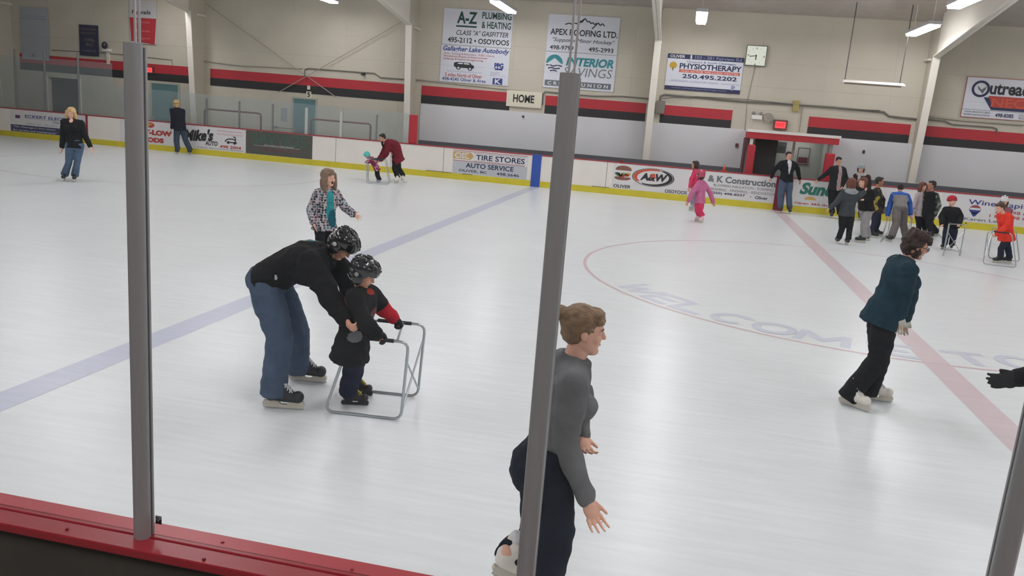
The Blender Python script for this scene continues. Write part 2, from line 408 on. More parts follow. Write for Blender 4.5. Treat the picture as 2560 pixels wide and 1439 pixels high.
# ------------------------------------------------------------------ steel portal frames
for i, x in enumerate(COLX):
    o = bpy.data.objects.new('steel_frame', None); COL.objects.link(o); o.location = (x, YW, 0)
    lab = {0: 'cream steel column at the dark left end of the far wall', 1: 'cream steel column left of the row of three glass panes and rail',
           2: 'cream steel column beside the red padded glass end post', 3: 'cream steel column right of the two credit and roofing signs, small red plate on it',
           4: 'cream steel column right of the hanging heater, its rafter rising right', 5: 'cream steel column beyond the right edge of the far wall'}[i]
    tag(o, lab, 'column')
    fy0, fy1, zk = 28.62, 28.2, 5.05
    hw = .11
    b = MB()   # front flange
    b.add([(x-hw, fy0, 0), (x+hw, fy0, 0), (x+hw, fy0+.03, 0), (x-hw, fy0+.03, 0), (x-hw, fy1, zk), (x+hw, fy1, zk), (x+hw, fy1+.03, zk), (x-hw, fy1+.03, zk)],
          [(0,3,2,1),(4,5,6,7),(0,1,5,4),(1,2,6,5),(2,3,7,6),(3,0,4,7)])
    b.link('flange', M_STEEL, o)
    MB().add([(x-.01, fy0+.03, 0), (x-.01, YW, 0), (x-.01, YW, EAVE), (x-.01, fy1+.03, zk+.9), (x-.01, fy1+.03, zk), (x+.01, fy0+.03, 0), (x+.01, YW, 0), (x+.01, YW, EAVE), (x+.01, fy1+.03, zk+.9), (x+.01, fy1+.03, zk)],
             [(0,1,2,3,4), (9,8,7,6,5), (0,5,6,1), (1,6,7,2), (2,7,8,3), (3,8,9,4), (4,9,5,0)]).link('web', mat('cream_steel_web', 'b9b3a4', .6, gain=1.1), o)
    ya, yb = fy1+.03, YR; za, zb = zk, zk+.153*(fy1-YR)
    b = MB()
    b.add([(x-hw, ya, za), (x+hw, ya, za), (x+hw, yb, zb), (x-hw, yb, zb), (x-hw, ya, za+.03), (x+hw, ya, za+.03), (x+hw, yb, zb+.03), (x-hw, yb, zb+.03)],
          [(0,1,2,3),(4,7,6,5),(0,4,5,1),(1,5,6,2),(2,6,7,3),(3,7,4,0)])
    b.add([(x-.01, ya, za), (x+.01, ya, za), (x+.01, yb, zb), (x-.01, yb, zb), (x-.01, ya, ceil_z(ya)), (x+.01, ya, ceil_z(ya)), (x+.01, yb, ceil_z(yb)), (x-.01, yb, ceil_z(yb))],
          [(0,1,2,3),(4,7,6,5),(0,4,5,1),(1,5,6,2),(2,6,7,3),(3,7,4,0)])
    b.link('rafter', M_STEEL, o)
    if i == 3:
        MB().box((x-.05, fy0-.06, 2.35), (x+.06, fy0-.045, 2.75)).link('warning_plate', mat('red_plate', 'b83a3a', .5), o)
    if i in (0, 1, 2, 3, 4):
        MB().box((x-.1, 28.75, zk-.06), (x+.1, YW, zk)).link('bracket', M_STEEL, o)

# crossed wind bracing between the two left columns
for pts, lab in (((V(-18.2, YW-.1, 5.45), V(-12.9, YW-.1, 2.43)), 'thin bracing rod sloping down to the right above the teal numbered door'),
                 ((V(-10.0, YW-.13, 5.5), V(-15.2, YW-.13, 2.43)), 'thin bracing rod sloping down to the left above the teal numbered door')):
    tag(MB().tube(pts, .014, 6).link('bracing_rod', mat('dull_rod', 'a8a294', .6)), lab, 'rod')

# ------------------------------------------------------------------ ceiling lights
M_TUBE = emis('fluorescent_diffuser', 'fffbff', LAMP)
M_HOUS = mat('lamp_housing', 'c9c9c9', .5)
SEEN = {(-12.45, 0): 'fluorescent ceiling light left of the wall signs, at the top edge of the photo', (-6.15, 0): 'fluorescent ceiling light in front of the plumbing sign',
        (0., 0): 'fluorescent ceiling light above the physiotherapy sign', (6.25, 0): 'fluorescent ceiling light beside the sloping rafter, lower of the two',
        (5.75, 1): 'fluorescent ceiling light beside the sloping rafter, upper one cut by the frame'}
def lamp(x, y, lab, z=5.6, L=2.6):
    o = thing('ceiling_light', lab, 'ceiling light', (x, y, z), 'rows of fluorescent lights over the ice')
    MB().box((x-.17, y-L/2, z+.03), (x+.17, y+L/2, z+.12)).link('housing', M_HOUS, o)
    MB().box((x-.14, y-L/2+.04, z-.03), (x+.14, y+L/2-.04, z+.028)).link('diffuser', M_TUBE, o)
    for s in (-1, 1):
        yy = y+s*(L/2-.3); MB().tube([(x, yy, z+.12), (x, yy, ceil_z(yy))], .012, 6).link('suspension_rod', M_STEEL, o)
for r, y in enumerate((26.5, 20.6, 15.1, 9.6, 4.2, -1.3)):  # last row, over the spectators, is added to brighten the near ice
    for x in (-24.8, -18.7, -12.45, -6.15, 0., 6.25, 12.4)[(1, 1, 1, 2, 2, 2)[r]:]:
        xx = 5.75 if (x == 6.25 and r == 1) else x
        lab = SEEN.get((xx, r), 'fluorescent light of the ceiling rows, out of view, the nearest row added to brighten')
        lamp(xx, y, lab)

# ------------------------------------------------------------------ ice and its markings
ic = struct(MB().box((XL, YN+.04, -.02), (XR, D+.02, 0)).link('ice_sheet', M_ICE))
M_BLUEL = ice('ice_over_blue_paint', 'bbc1d0', 1.08); M_REDL = ice('ice_over_red_paint', 'cbbcbf', 1.08); M_LETT = ice('ice_over_blue_lettering', 'c4c8d4', 1.08)
M_REDT = ice('ice_over_thin_red_line', 'cbb4b6', 1.08)
def flat(pts, name, m, z):
    return MB().add([(x, y, z) for x, y in pts], [tuple(range(len(pts)))]).link(name, m, ic)
flat([(XB-.152, YN+.05), (XB+.152, YN+.05), (XB+.152, D), (XB-.152, D)], 'blue_line', M_BLUEL, .0012)
flat([(XC-.152, YN+.05), (XC+.152, YN+.05), (XC+.152, D), (XC-.152, D)], 'red_centre_line', M_REDL, .0012)
def arc(cx, cy, r, wd, name, m, z, a0=0, a1=360, n=160):
    vs = []; fs = []
    for i in range(n+1):
        t = math.radians(a0+(a1-a0)*i/n)
        for q in (r-wd/2, r+wd/2): vs.append((cx+q*math.cos(t), cy+q*math.sin(t), z))
    for i in range(n): fs.append((2*i, 2*i+1, 2*i+3, 2*i+2))
    return MB().add(vs, fs).link(name, m, ic)
arc(XC, YC, 4.57, .055, 'centre_circle', M_REDT, .0016)
arc(-14.95, 21.8, 4.57, .05, 'face_off_circle', M_REDT, .0016)
# WELCOME TO painted around the inside of the circle, feet to the line
def glyph(ch):
    ar = lambda a0, a1: [(.5+.5*math.cos(math.radians(a0+(a1-a0)*i/22)), .5+.5*math.sin(math.radians(a0+(a1-a0)*i/22))) for i in range(23)]
    return {'W': [[(0, 1), (.25, 0), (.5, .7), (.75, 0), (1, 1)]], 'E': [[(1, 1), (0, 1), (0, 0), (1, 0)], [(0, .5), (.8, .5)]], 'L': [[(0, 1), (0, 0), (1, 0)]],
            'C': [ar(45, 315)], 'O': [ar(0, 360)], 'M': [[(0, 0), (.06, 1), (.5, .25), (.94, 1), (1, 0)]], 'T': [[(0, 1), (1, 1)], [(.5, 1), (.5, 0)]]}[ch]
for ch, a in zip('WELCOMETO', (212.9, 221.8, 229.6, 237.7, 245.6, 253.9, 264.8, 276.6, 285.0)):
    a = math.radians(a); er = np.array([math.cos(a), math.sin(a)]); et = np.array([-er[1], er[0]]); wd = .56 if ch in 'WM' else .44
    b = MB(); zq = .002
    for ln in glyph(ch):
        P = [np.array([XC, YC])+er*(4.40-.50*v)+et*(u-.5)*wd for u, v in ln]
        for A, B2 in zip(P[:-1], P[1:]):
            d = (B2-A)/np.linalg.norm(B2-A); q = np.array([-d[1], d[0]])*.06; A = A-d*.03; B2 = B2+d*.03
            zq += .00006; b.quad((*(A-q), zq), (*(B2-q), zq), (*(B2+q), zq), (*(A+q), zq))
    b.link('painted_letter', M_LETT, ic)

#@@PART2
# ------------------------------------------------------------------ far boards and bench
o = thing('dasher_boards', 'long white rink boards with yellow kick plate and red top rail along the far side', 'rink boards', (-8, D+.05, 0))
MB().box((XL+.02, D, .2), (XR-.02, D+.1, HB-.02)).link('facing', M_BOARD, o)
MB().box((XL+.02, D-.012, -.005), (XR-.02, D+.1, .2)).link('kick_plate', M_YEL, o)
MB().box((XL+.02, D-.015, HB-.02), (XR-.02, D+.14, HB+.015)).link('cap_rail', M_CAPF, o)
M_SEAM = mat('panel_seam', '8f8d8a', .7)
for x in (-26.3, -23.9, -20.55, -19.75, -12.0, -9.95, -8.05, -7.1, -3.9, -2.45, .35, 4.05, 9.2):
    MB().box((x-.008, D-.004, .2), (x+.008, D, HB-.02)).link('seam', M_SEAM, o)
def stripe(x, wd, c, nm, full=True):
    MB().box((x-wd/2, D-.02, 0), (x+wd/2, D+.145, HB+.02)).link(nm, c, o)
stripe(XB, .31, mat('blue_board_stripe', '2c50a4', .45, gain=1.15), 'blue_stripe'); stripe(XC, .31, mat('dark_red_board_stripe', '7a1e30', .45), 'red_stripe')
MB().box((-21.96-.04, D-.02, .2), (-21.96+.04, D-.002, HB)).link('goal_line_mark', mat('goal_mark_red', '8e2030', .5), o)
for x0, x1 in ((-8.65, -7.75), (-7.35, -7.0), (-2.9, -2.3)):
    MB().box((x0, D-.022, .2), (x1, D-.012, .215)).link('kick_plate_gap', M_DK, o)
# players' bench behind the right hand boards
def bench(x0, x1, lab):
    o = thing('players_bench', lab, 'bench', ((x0+x1)/2, 28.4, 0))
    MB().box((x0, 28.36, .72), (x1, 28.42, 1.165)).link('backrest', M_BENCH, o, bevel=.01)
    MB().box((x0, 28.0, .44), (x1, 28.36, .49)).link('seat', M_BENCH, o, bevel=.01)
    n = max(2, int((x1-x0)/2.4)+1)
    for i in range(n):
        x = x0+.15+(x1-x0-.3)*i/(n-1)
        MB().box((x-.03, 28.1, -.02), (x+.03, 28.36, .44)).box((x-.03, 28.42, -.02), (x+.03, 28.45, 1.1)).link('leg', M_BENCH, o)
bench(-9.35, 1.85, 'long dark grey bench backrest behind the boards left of the red doorway')
bench(4.85, 15.0, 'long dark grey bench backrest behind the boards right of the red doorway')

# ------------------------------------------------------------------ far glass, each pane its own
M_GL = glass('far_glass', (.94, .965, .975), .87)
gx = [-27.6, -26.3, -25.02, -23.74, -22.3, -20.87]; gx2 = [-20.87, -19.6, -18.35, -17.05, -15.75, -14.45, -13.16, -11.85, -10.54, -9.36]
wide = {-11.85, -13.16}
lbl = {-25.02: 'tall grey glass post at the dark left end of the boards', -23.74: 'tall grey glass post left of the dark doorway with red inside',
       -20.87: 'grey glass post between the two doors on the left', -17.05: 'thin grey glass post through the left brown rail, near its left bend', -15.75: 'thin grey glass post through the left brown rail, near its right bend',
       -14.45: 'thin grey glass post between the left brown rail and the teal door', -13.16: 'pale glass post in front of the teal numbered door', -11.85: 'wide pale glass post crossing the right brown rail',
       -10.54: 'thin dark glass post between the right brown rail and the red padded post'}
for run, top in ((gx, 3.0), (gx2, 2.06)):
    for i in range(len(run)-1):
        a, b2 = run[i], run[i+1]; t0 = top if run is gx else 2.18-.012*(a+20); 
        c = MB().box((a+.01, D+.05, HB+.015), (b2-.01, D+.06, t0)).link('rink_glass', M_GL)
        tag(c, 'clear glass pane standing on the boards left of the red padded post' if run is gx2 else 'tall clear glass pane at the dark left end of the boards', 'glass pane', 'glass panes on the far boards' if run is gx2 else 'tall glass panes at the left end')
    for x in (run[:-1] if run is gx else run[:-1]):
        if run is gx2 and x == -20.87: continue
        r = .045 if x in wide else .022
        t0 = (3.25 if run is gx else (2.02 if x < -14 else 1.95))
        if x == -13.16 : t0 = 1.98
        q = MB().box((x-r, D+.02, HB), (x+r, D+.09, t0)).link('stanchion', mat('pale_post', 'b9bbb6', .5, gain=1.1) if x in wide else mat('grey_post', '7d8180', .5), bevel=.005)
        tag(q, lbl.get(x, 'thin grey glass post on the far boards, hidden behind the near left post' if x > -21 else 'tall grey glass post beyond the left edge'), 'post', 'posts between the far glass panes')
o = MB().box((-9.36, D+.0, HB+.015), (-9.08, D+.16, 2.04)).link('padded_post', mat('red_vinyl_pad', 'b02432', .5, gain=1.1), bevel=.03)
tag(o, 'red padded post ending the far glass, behind the woman in the maroon coat', 'post')
# brown hand rails behind the glass
M_BRN = mat('brown_pipe', '6e3a34', .5, gain=1.1)
def rail(x0, x1, z, lab):
    y = 28.3; r = .09; P = [V(x0, y, -.02), V(x0, y, z-r), V(x0+r*.3, y, z-r*.3), V(x0+r, y, z), V(x1-r, y, z), V(x1-r*.3, y, z-r*.3), V(x1, y, z-r), V(x1, y, -.02)]
    tag(MB().tube(P, .035, 10).link('hand_rail', M_BRN, smooth=True), lab, 'rail')
rail(-17.75, -15.45, 1.62, 'brown pipe hand rail behind the glass, above the ad with the tow truck')
rail(-13.45, -11.15, 1.58, 'brown pipe hand rail behind the glass, right of the teal numbered door')
tag(MB().box((-15.3, 28.9, 1.12), (-14.3, 28.93, 1.15)).box((-15.3, 28.93, 1.1), (-15.26, YW, 1.17)).box((-14.34, 28.93, 1.1), (-14.3, YW, 1.17)).link('wall_rail', mat('dull_metal', '77756f', .5)), 'small grey rail on the wall left of the teal numbered door', 'rail')

# ------------------------------------------------------------------ doors
M_TEAL = mat('teal_door_paint', '55777a', .55, gain=1.15, var=.05)
def door(x0, x1, zt, lab, plate=False):
    o = thing('door', lab, 'door', ((x0+x1)/2, YW, 0))
    MB().box((x0, YW-.04, -.02), (x1, YW, zt)).link('door_leaf', M_TEAL, o)
    b = MB(); 
    for a, c in (((x0-.06, -.02), (x0, zt+.06)), ((x1, -.02), (x1+.06, zt+.06)), ((x0, zt), (x1, zt+.06))): b.box((a[0], YW-.06, a[1]), (c[0], YW, c[1]))
    b.link('door_frame', mat('door_frame_paint', 'a9aa9d', .5, gain=1.1), o)
    if plate: MB().box((x0+.02, YW-.046, .72), (x1-.02, YW-.04, .86)).link('kick_bar', mat('dark_teal', '2e4a4a', .5), o)
    MB().box((x0+.06, YW-.1, 1.0), (x0+.1, YW-.04, 1.14)).link('door_handle', M_ALU, o)
door(-14.62, -13.72, 2.26, 'teal door under the small number plate, behind the glass')
door(-20.6, -19.45, 2.40, 'teal door at the left behind the near left post', True)
M_CRM = mat('cream_plate', 'd5d0bd', .6, gain=1.15)
S = Sign('number_plate', 'small cream plate with a 5 above the teal door', 'sign', YW-.001, -14.12, -13.92, 2.32, 2.55, M_CRM); M_INK = mat('black_ink', '2a2a2c', .6); S.text('5', .2, .8, .12, .88, M_INK, .03)
o = MB().box((-14.07, YW-.06, 2.62), (-13.97, YW-.001, 2.76)).link('door_buzzer', M_CRM); tag(o, 'little cream box above the number plate over the teal door', 'box')
# dark opening at the far left: white jambs, red drinks machine standing inside
o = thing('door_frame', 'pale jambs of the dark doorway at the far left', 'door frame', (-24.6, YW, 0))
for x in (-25.36, -23.84): MB().box((x-.06, YW-.05, -.02), (x+.06, YW+.0, 2.36)).link('jamb', M_CRM, o)
o = thing('vending_machine', 'dark red machine standing inside the dark doorway at the far left', 'vending machine', (-24.2, YW+1.2, 0))
MB().box((-24.45, YW+.9, -.02), (-23.95, YW+1.5, 1.8)).link('cabinet', mat('deep_red_cabinet', '7a2232', .5), o); MB().box((-24.42, YW+.88, .3), (-24.1, YW+.899, 1.4)).link('front_panel', mat('dim_front', '5a4a4c', .4), o)

# ------------------------------------------------------------------ red doorway on the right
M_PAD = mat('red_vinyl_pad', 'b02432', .5)
o = thing('doorway_canopy', 'red canopy with a white top edge over the doorway on the right', 'canopy', (3.4, 28.6, 0))
y0 = 28.15
MB().box((1.92, y0, 2.17), (4.76, YW, 2.37)).link('red_fascia', M_RED, o); MB().box((1.90, y0-.02, 2.37), (4.80, YW, 2.46)).link('white_top_edge', M_WHITE, o)
MB().box((1.88, 28.3, -.02), (1.94, YW, 2.17)).link('side_panel', mat('dark_red_panel', '5c2530', .6), o)
MB().box((2.02, 28.2, -.02), (2.12, 28.3, 2.17)).link('white_post', M_WHITE, o); MB().box((4.5, 28.2, -.02), (4.6, 28.3, 2.17)).link('grey_post', mat('grey_jamb', '8d918f', .5), o)
tag(MB().box((1.96, 27.75, -.02), (2.2, 27.99, 1.97)).link('padded_post', M_PAD, bevel=.04), 'red padded post left of the doorway, beside the orange cone', 'post')
tag(MB().box((4.38, 27.85, -.02), (4.66, 28.1, 1.9)).link('padded_post', M_PAD, bevel=.04), 'red padded post right of the doorway, behind the man in the open dark jacket', 'post')
S = Sign('framed_picture', 'framed picture with a dark red lower half inside the red doorway', 'picture', YW+1.09, 3.85, 4.2, 1.42, 1.95, mat('grey_print', '9a9c9e', .6), frame=(mat('dark_wood', '55474a', .5), .02)); S.rect(.05, .95, .04, .42, mat('maroon_print', '5e2c36', .6), 'print')
S = Sign('notice', 'small dark notice on the lobby wall inside the red doorway', 'notice', YW+1.09, 3.12, 3.42, 1.75, 2.1, mat('dark_notice', '4a4c4e', .6)); S.rect(.1, .9, .1, .6, mat('dark_notice_print', '3a3b3c', .6), 'print')
tag(MB().box((3.52, YW+.2, -.02), (3.6, YW+.3, 2.28)).link('pipe_post', M_WHITE), 'white upright post inside the red doorway behind the man', 'post')
o = thing('traffic_cone', 'small orange cone on the boards beside the left red padded post', 'cone', (1.28, D+.06, HB+.015))
MB().loft([(V(1.28, D+.06, HB+.03), V(.055,0,0), V(0,.055,0)), (V(1.28, D+.06, HB+.2), V(.022,0,0), V(0,.022,0))], 14).link('cone', mat('orange_plastic', 'd2482c', .5), o, smooth=True)
MB().box((1.2, D-.0, HB+.012), (1.36, D+.13, HB+.032)).link('base', mat('orange_plastic', 'd2482c', .5), o)
o = MB().ball(V(-2.0, D+.08, HB+.055), .045).link('puck_bag', mat('dull_red_cloth', '8a3a34', .8), smooth=True); tag(o, 'small dull red lump on the boards above the burger picture', 'bag')

# ------------------------------------------------------------------ signs on the wall
M_SGN = mat('sign_white', 'c9ccd4', .5, gain=1.2)
INK = lambda n, c: mat('ink_'+n, c, .6)
G, BK, NV, RD, TL, GY = INK('green', '1f4a3e'), INK('black', '2b2b2f'), INK('navy', '2b2f55'), INK('red', 'b8443c'), INK('teal', '2d8a93'), INK('grey', '6d7378')
BL, LB, WH, YE, OR = INK('blue', '2d3f86'), INK('pale_blue', '8d93b5'), mat('ink_white', 'd9dadc', .6, gain=1.1), INK('yellow', 'c9a436'), INK('orange', 'd2583a')
def wsign(name, label, tl, tr, br, bl, **k):
    q = [on_y(*p, YW-.03) for p in (tl, tr, br, bl)]
    return Sign(name, label, 'sign', YW-.012, (q[0][0]+q[3][0])/2, (q[1][0]+q[2][0])/2, (q[2][2]+q[3][2])/2, (q[0][2]+q[1][2])/2, k.pop('m', M_SGN), **k)
S = wsign('wall_sign', 'white plumbing sign with big green letters at the top of the left pair', (1111, 19), (1285, 30), (1276, 121), (1105, 109))
S.text('A-Z', .20, .49, .60, .93, G, .03); S.rect(.19, .49, .50, .545, G); S.text('PLUMBING', .56, .98, .76, .95, G, .02); S.text('& HEATING', .56, .98, .50, .69, G, .02)
S.text('CLASS "A" GASFITTER', .20, .95, .28, .42, BK, .008, .25); S.text('495-2112 • OSOYOOS', .08, .97, .06, .21, BK, .02)
S = wsign('wall_sign', 'white auto body sign with a small dark car, under the plumbing sign', (1104, 111), (1275, 122), (1270, 213), (1098, 205))
S.text('Gallagher Lake Autobody', .03, .99, .81, .98, BL, .02, .25)
S.text('24 hr. Towing & Recovery - ICBC Claims', .04, .78, .735, .80, RD, 0); S.text('Windshield Repair & Replacement', .04, .68, .665, .725, RD, .005); S.text('Unibody & Frame Straightening', .04, .62, .595, .655, RD, .005)
S.poly([(.20,.44),(.20,.53),(.24,.555),(.30,.56),(.44,.55),(.46,.50),(.49,.49),(.50,.42),(.47,.40),(.23,.41)], BK, 'car_drawing')
S.poly([(.25,.505),(.27,.54),(.33,.542),(.33,.505)], M_SGN, 'car_window', .006); S.poly([(.345,.505),(.345,.542),(.42,.535),(.43,.50)], M_SGN, 'car_window', .006)
S.oval(.27, .40, .033, .05, BK, 'wheel', .006); S.oval(.44, .39, .033, .05, BK, 'wheel', .006); S.oval(.27, .40, .017, .027, M_SGN, 'wheel_hub', .008); S.oval(.44, .39, .017, .027, M_SGN, 'wheel_hub', .008)
S.text('PPG', .79, .92, .45, .60, BL, .05); S.rect(.80, .91, .41, .45, BL); S.text('Certified\nCollision\nRepair Centre', .74, .96, .23, .36, LB, 0)
S.text('Your Courtesy Appointed Body Shop', .10, .62, .28, .32, LB, 0); S.text('5 miles North of Oliver', .08, .62, .15, .25, RD, .01); S.text('498-4245 Oliver & Area', .04, .68, .04, .13, BL, .01)
S.rect(.78, .92, .02, .19, BL, 'square_logo'); S.text('K', .81, .90, .04, .17, WH, .03)
S = wsign('wall_sign', 'white roofing sign with a mountain outline at the top of the right pair', (1374, 35), (1553, 44), (1541, 137), (1364, 128))
S.strokes([[(.24,.74),(.29,.78),(.33,.76),(.38,.79),(.42,.77)], [(.42,.77),(.44,.86),(.47,.82),(.51,.93),(.55,.84),(.57,.86),(.60,.80),(.62,.83),(.65,.78),(.68,.82)], [(.62,.66),(.70,.83),(.73,.76),(.76,.82),(.79,.75)], [(.44,.80),(.50,.91)]], .018, BK)
S.text('APEX ROOFING LTD.', .04, .985, .45, .62, BK, .02); S.text('"Supports Minor Hockey"', .08, .95, .24, .38, BK, 0, .25); S.text('498-9799', .05, .385, .05, .17, BK, .015); S.text('495-2993', .60, .945, .05, .17, BK, .015)
S = wsign('wall_sign', 'white credit union sign with a teal mountain emblem, under the roofing sign', (1364, 129), (1540, 138), (1535, 232), (1358, 216))
S.oval(.135, .68, .12, .245, TL, 'emblem', .004, 0, 180); S.poly([(.03,.67),(.135,.83),(.24,.67),(.25,.64),(.02,.64)], M_SGN, 'emblem_mountain', .006)
S.strokes([[(.02,.62),(.07,.645),(.12,.60),(.18,.635),(.25,.61)], [(.05,.54),(.10,.565),(.15,.53),(.22,.555)], [(.08,.47),(.13,.49),(.18,.465)]], .02, NV)
S.text('INTERIOR', .30, .97, .64, .88, TL, .04, .2); S.text('SAVINGS', .28, .96, .36, .60, GY, -.006, .15); S.rect(.02, .96, .055, .215, GY); S.text('CREDIT UNION', .06, .92, .085, .18, WH, .02, 0, 1.6)
S = wsign('wall_sign', 'physiotherapy sign with dark bands and a yellow tree, left of the clock', (1671, 127), (1860, 151), (1849, 236), (1661, 222))
S.rect(0, 1, .87, 1, NV); S.rect(0, 1, 0, .11, NV); S.text('OLIVER', .03, .23, .895, .975, WH, .02); S.rect(.30, .32, .88, .99, WH, 'divider', .005); S.text('103 - 281 Fairview Rd', .36, .97, .89, .98, LB, .01)
S.text('Osoyoos & South Okanagan', .26, .90, .765, .83, BL, .005); S.text('PHYSIOTHERAPY', .17, .985, .60, .755, NV, .03); S.rect(.17, .97, .50, .58, OR); S.text('AND ACTIVE WELLNESS CENTRE', .19, .95, .515, .56, M_SGN, .01)
S.oval(.085, .68, .05, .095, YE, 'tree_crown'); S.rect(.08, .09, .53, .62, BK, 'tree_trunk', .005); S.text('250.495.2202', .22, .94, .34, .46, NV, .025)
S.text('PHYSIOTHERAPY • ACUPUNCTURE • MASSAGE', .08, .70, .23, .285, LB, 0); S.text('sports injuries', .75, .97, .23, .275, LB, 0); S.text('www.oliverphysiotherapy.com', .09, .82, .03, .085, LB, .005); S.text('P', .88, .93, .08, .22, LB, .05)
q0 = on_y(2424, 192, YW-.03); q1 = on_y(2398, 290, YW-.03)
S = Sign('wall_sign', 'white neon sign with a big ring letter, cut by the right edge of the photo', 'sign', YW-.012, (q0[0]+q1[0])/2, (q0[0]+q1[0])/2+2.55, q1[2], q0[2], M_SGN, frame=(mat('thin_red_frame', 'b05a5a', .5), .015))
S.ring(.17, .72, .105, .21, .075, .15, NV); S.poly([(.13,.80),(.18,.70),(.23,.79),(.23,.74),(.20,.60),(.14,.72)], GY, 'emblem_rock', .004)
S.text('utreach', .275, .80, .60, .92, BK, .03); S.poly([(.22,.52),(.33,.21),(.93,.21),(.95,.52),(.6,.50)], NV, 'band', .003); S.poly([(.27,.56),(.35,.28),(.93,.28),(.95,.56)], RD, 'band', .004); S.text('NEON', .32, .88, .29, .52, OR, .02)
S.rect(0, 1, .185, .195, GY); S.text('DESIGN, MANUFACTURING', .03, .33, .11, .155, GY, .01); S.text('REPAIR & INSTALLATIONS', .03, .33, .04, .085, GY, .01); S.text('498-8385', .39, .60, .04, .14, NV, .025); S.text('CUSTOM\nSIGNS', .66, .84, .03, .15, GY, .01)
S = wsign('wall_sign', 'cream sign reading HOME hung over the red stripe', (1268, 223), (1356, 233), (1353, 272), (1266, 264), m=M_CRM, thick=.06)
S.text('HOME', .19, .79, .28, .78, BK, .03)

# banners at the left
def banner(name, lab, x0, x1, z0, z1, m, y=YW-.04):
    return Sign(name, lab, 'banner', y, x0, x1, z0, z1, m, thick=.015)
S = banner('banner', 'dark navy banner hanging on the wall left of the near left post', -23.75, -22.9, 3.25, 4.42, mat('navy_cloth', '33324c', .85)); M_DIM = mat('banner_gold', '6f6458', .8)
S.text('OLIVER', .1, .9, .83, .90, M_DIM, .01); S.text('HOCKEY', .1, .9, .70, .77, M_DIM, .01); S.text('1996', .3, .8, .46, .58, M_DIM, .02); S.text('BC', .35, .75, .32, .42, M_DIM, .02); S.text('CHAMPIONS', .12, .88, .13, .2, mat('banner_grey', '6a6a80', .8), .01)
S = banner('banner', 'large pale grey banner at the dark left end of the wall', -26.4, -25.15, 2.95, 4.95, mat('pale_banner', 'a7adb4', .8)); S.text('Sponsors', .2, .9, .80, .86, LB, .0); S.text('A', .35, .5, .05, .12, GY, 0); S.rect(0, 1, .78, .785, GY, 'fold')
S = banner('banner', 'white and red tapered banner hanging above the near left post', -21.5, -20.35, 3.85, 5.45, mat('white_cloth', 'c4c3c4', .8)); RB = mat('red_cloth', 'b8323a', .8)
S.poly([(.05, .05), (.93, 0), (1, .60), (0, .60)], RB, 'red_field'); S.text('Royals', .08, .8, .66, .78, BK, .02, .2); S.oval(.24, .70, .06, .05, RB, 'dot', .006)
for v, t in ((.48, 'A'), (.28, 'M'), (.1, 'K')): S.text('Novice' if t == 'A' else ('House' if t == 'M' else 'League'), .15, .75, v, v+.06, INK('pale_red', 'd08080'), .0)
# camera on a bracket
o = thing('security_camera', 'dark security camera on a white bracket left of the near left post', 'camera', (-22.55, YW-.2, 3.4))
MB().box((-22.65, YW-.2, 3.47), (-22.35, YW, 3.57)).link('bracket', M_WHITE, o); MB().ell(V(-22.5, YW-.22, 3.69), V(.1,0,0), V(0,.13,0), V(0,0,.14)).link('camera_body', mat('dark_plastic', '2c2c36', .4), o, smooth=True); MB().box((-22.56, YW-.06, 3.0), (-22.44, YW, 3.47)).link('mount', M_CRM, o)
# clock
q = [on_y(*p, YW-.05) for p in ((1868, 114), (1916, 117), (1912, 166), (1864, 161))]
M_CLK = emis('emissive_clock_face', 'f0f2e2', .78)  # weak emission given to the face to raise it above plain white
S = Sign('wall_clock', 'square white wall clock showing a quarter to six', 'clock', YW-.02, (q[0][0]+q[3][0])/2, (q[1][0]+q[2][0])/2, (q[2][2]+q[3][2])/2, (q[0][2]+q[1][2])/2, M_CLK, thick=.08, frame=(mat('dark_clock_frame', '4c4a55', .5), .02))
for i in range(12):
    a = math.radians(30*i); u, v = .5+.41*math.sin(a), .5+.41*math.cos(a); r = .035 if i % 3 else .05
    if i % 3: S.rect(u-.008, u+.008, v-.03, v+.03, GY, 'hour_mark')
for t, u, v in (('12', .5, .88), ('3', .9, .46), ('6', .5, .05), ('9', .09, .5)): S.text(t, u-.05, u+.05, v-.045, v+.05, BK, .01, name='numeral')
S.strokes([[(.52,.50),(.16,.45)]], .012, BK, 'minute_hand'); S.strokes([[(.51,.56),(.50,.28)]], .016, BK, 'hour_hand')

# small fittings on the wall
def wbox(name, lab, cat, px, py, wd, ht, m, dep=.08):
    p = on_y(px, py, YW-dep/2); b = MB().box((p[0]-wd/2, YW-dep, p[2]-ht/2), (p[0]+wd/2, YW-.001, p[2]+ht/2)).link(name, m, bevel=.008); return tag(b, lab, cat)
p = on_y(1892, 293, YW-.1)
o = thing('emergency_light', 'white emergency light box with two small lamps left of the exit sign', 'light', (p[0], YW, p[2]-.1))
MB().box((p[0]-.17, YW-.12, p[2]-.06), (p[0]+.17, YW-.001, p[2]+.07)).link('battery_box', M_WHITE, o)
for dx in (-.12, .12): MB().ball(V(p[0]+dx, YW-.08, p[2]+.13), .055).link('lamp_head', mat('grey_lamp_head', '8d8a84', .4), o, smooth=True)
p = on_y(1921, 296, YW-.12)
o = thing('bell_cage', 'round wire cage left of the exit sign', 'cage', (p[0], YW, p[2]))
for i in range(4):
    t = math.pi*i/4; pts = [V(p[0]+.17*math.cos(t)*math.cos(a), YW-.02-.14*math.sin(a), p[2]+.17*math.sin(t)*math.cos(a)) for a in np.linspace(0, math.pi, 9)]; MB().tube(pts, .008, 6).link('wire', mat('grey_wire', '8d8b86', .4), o)
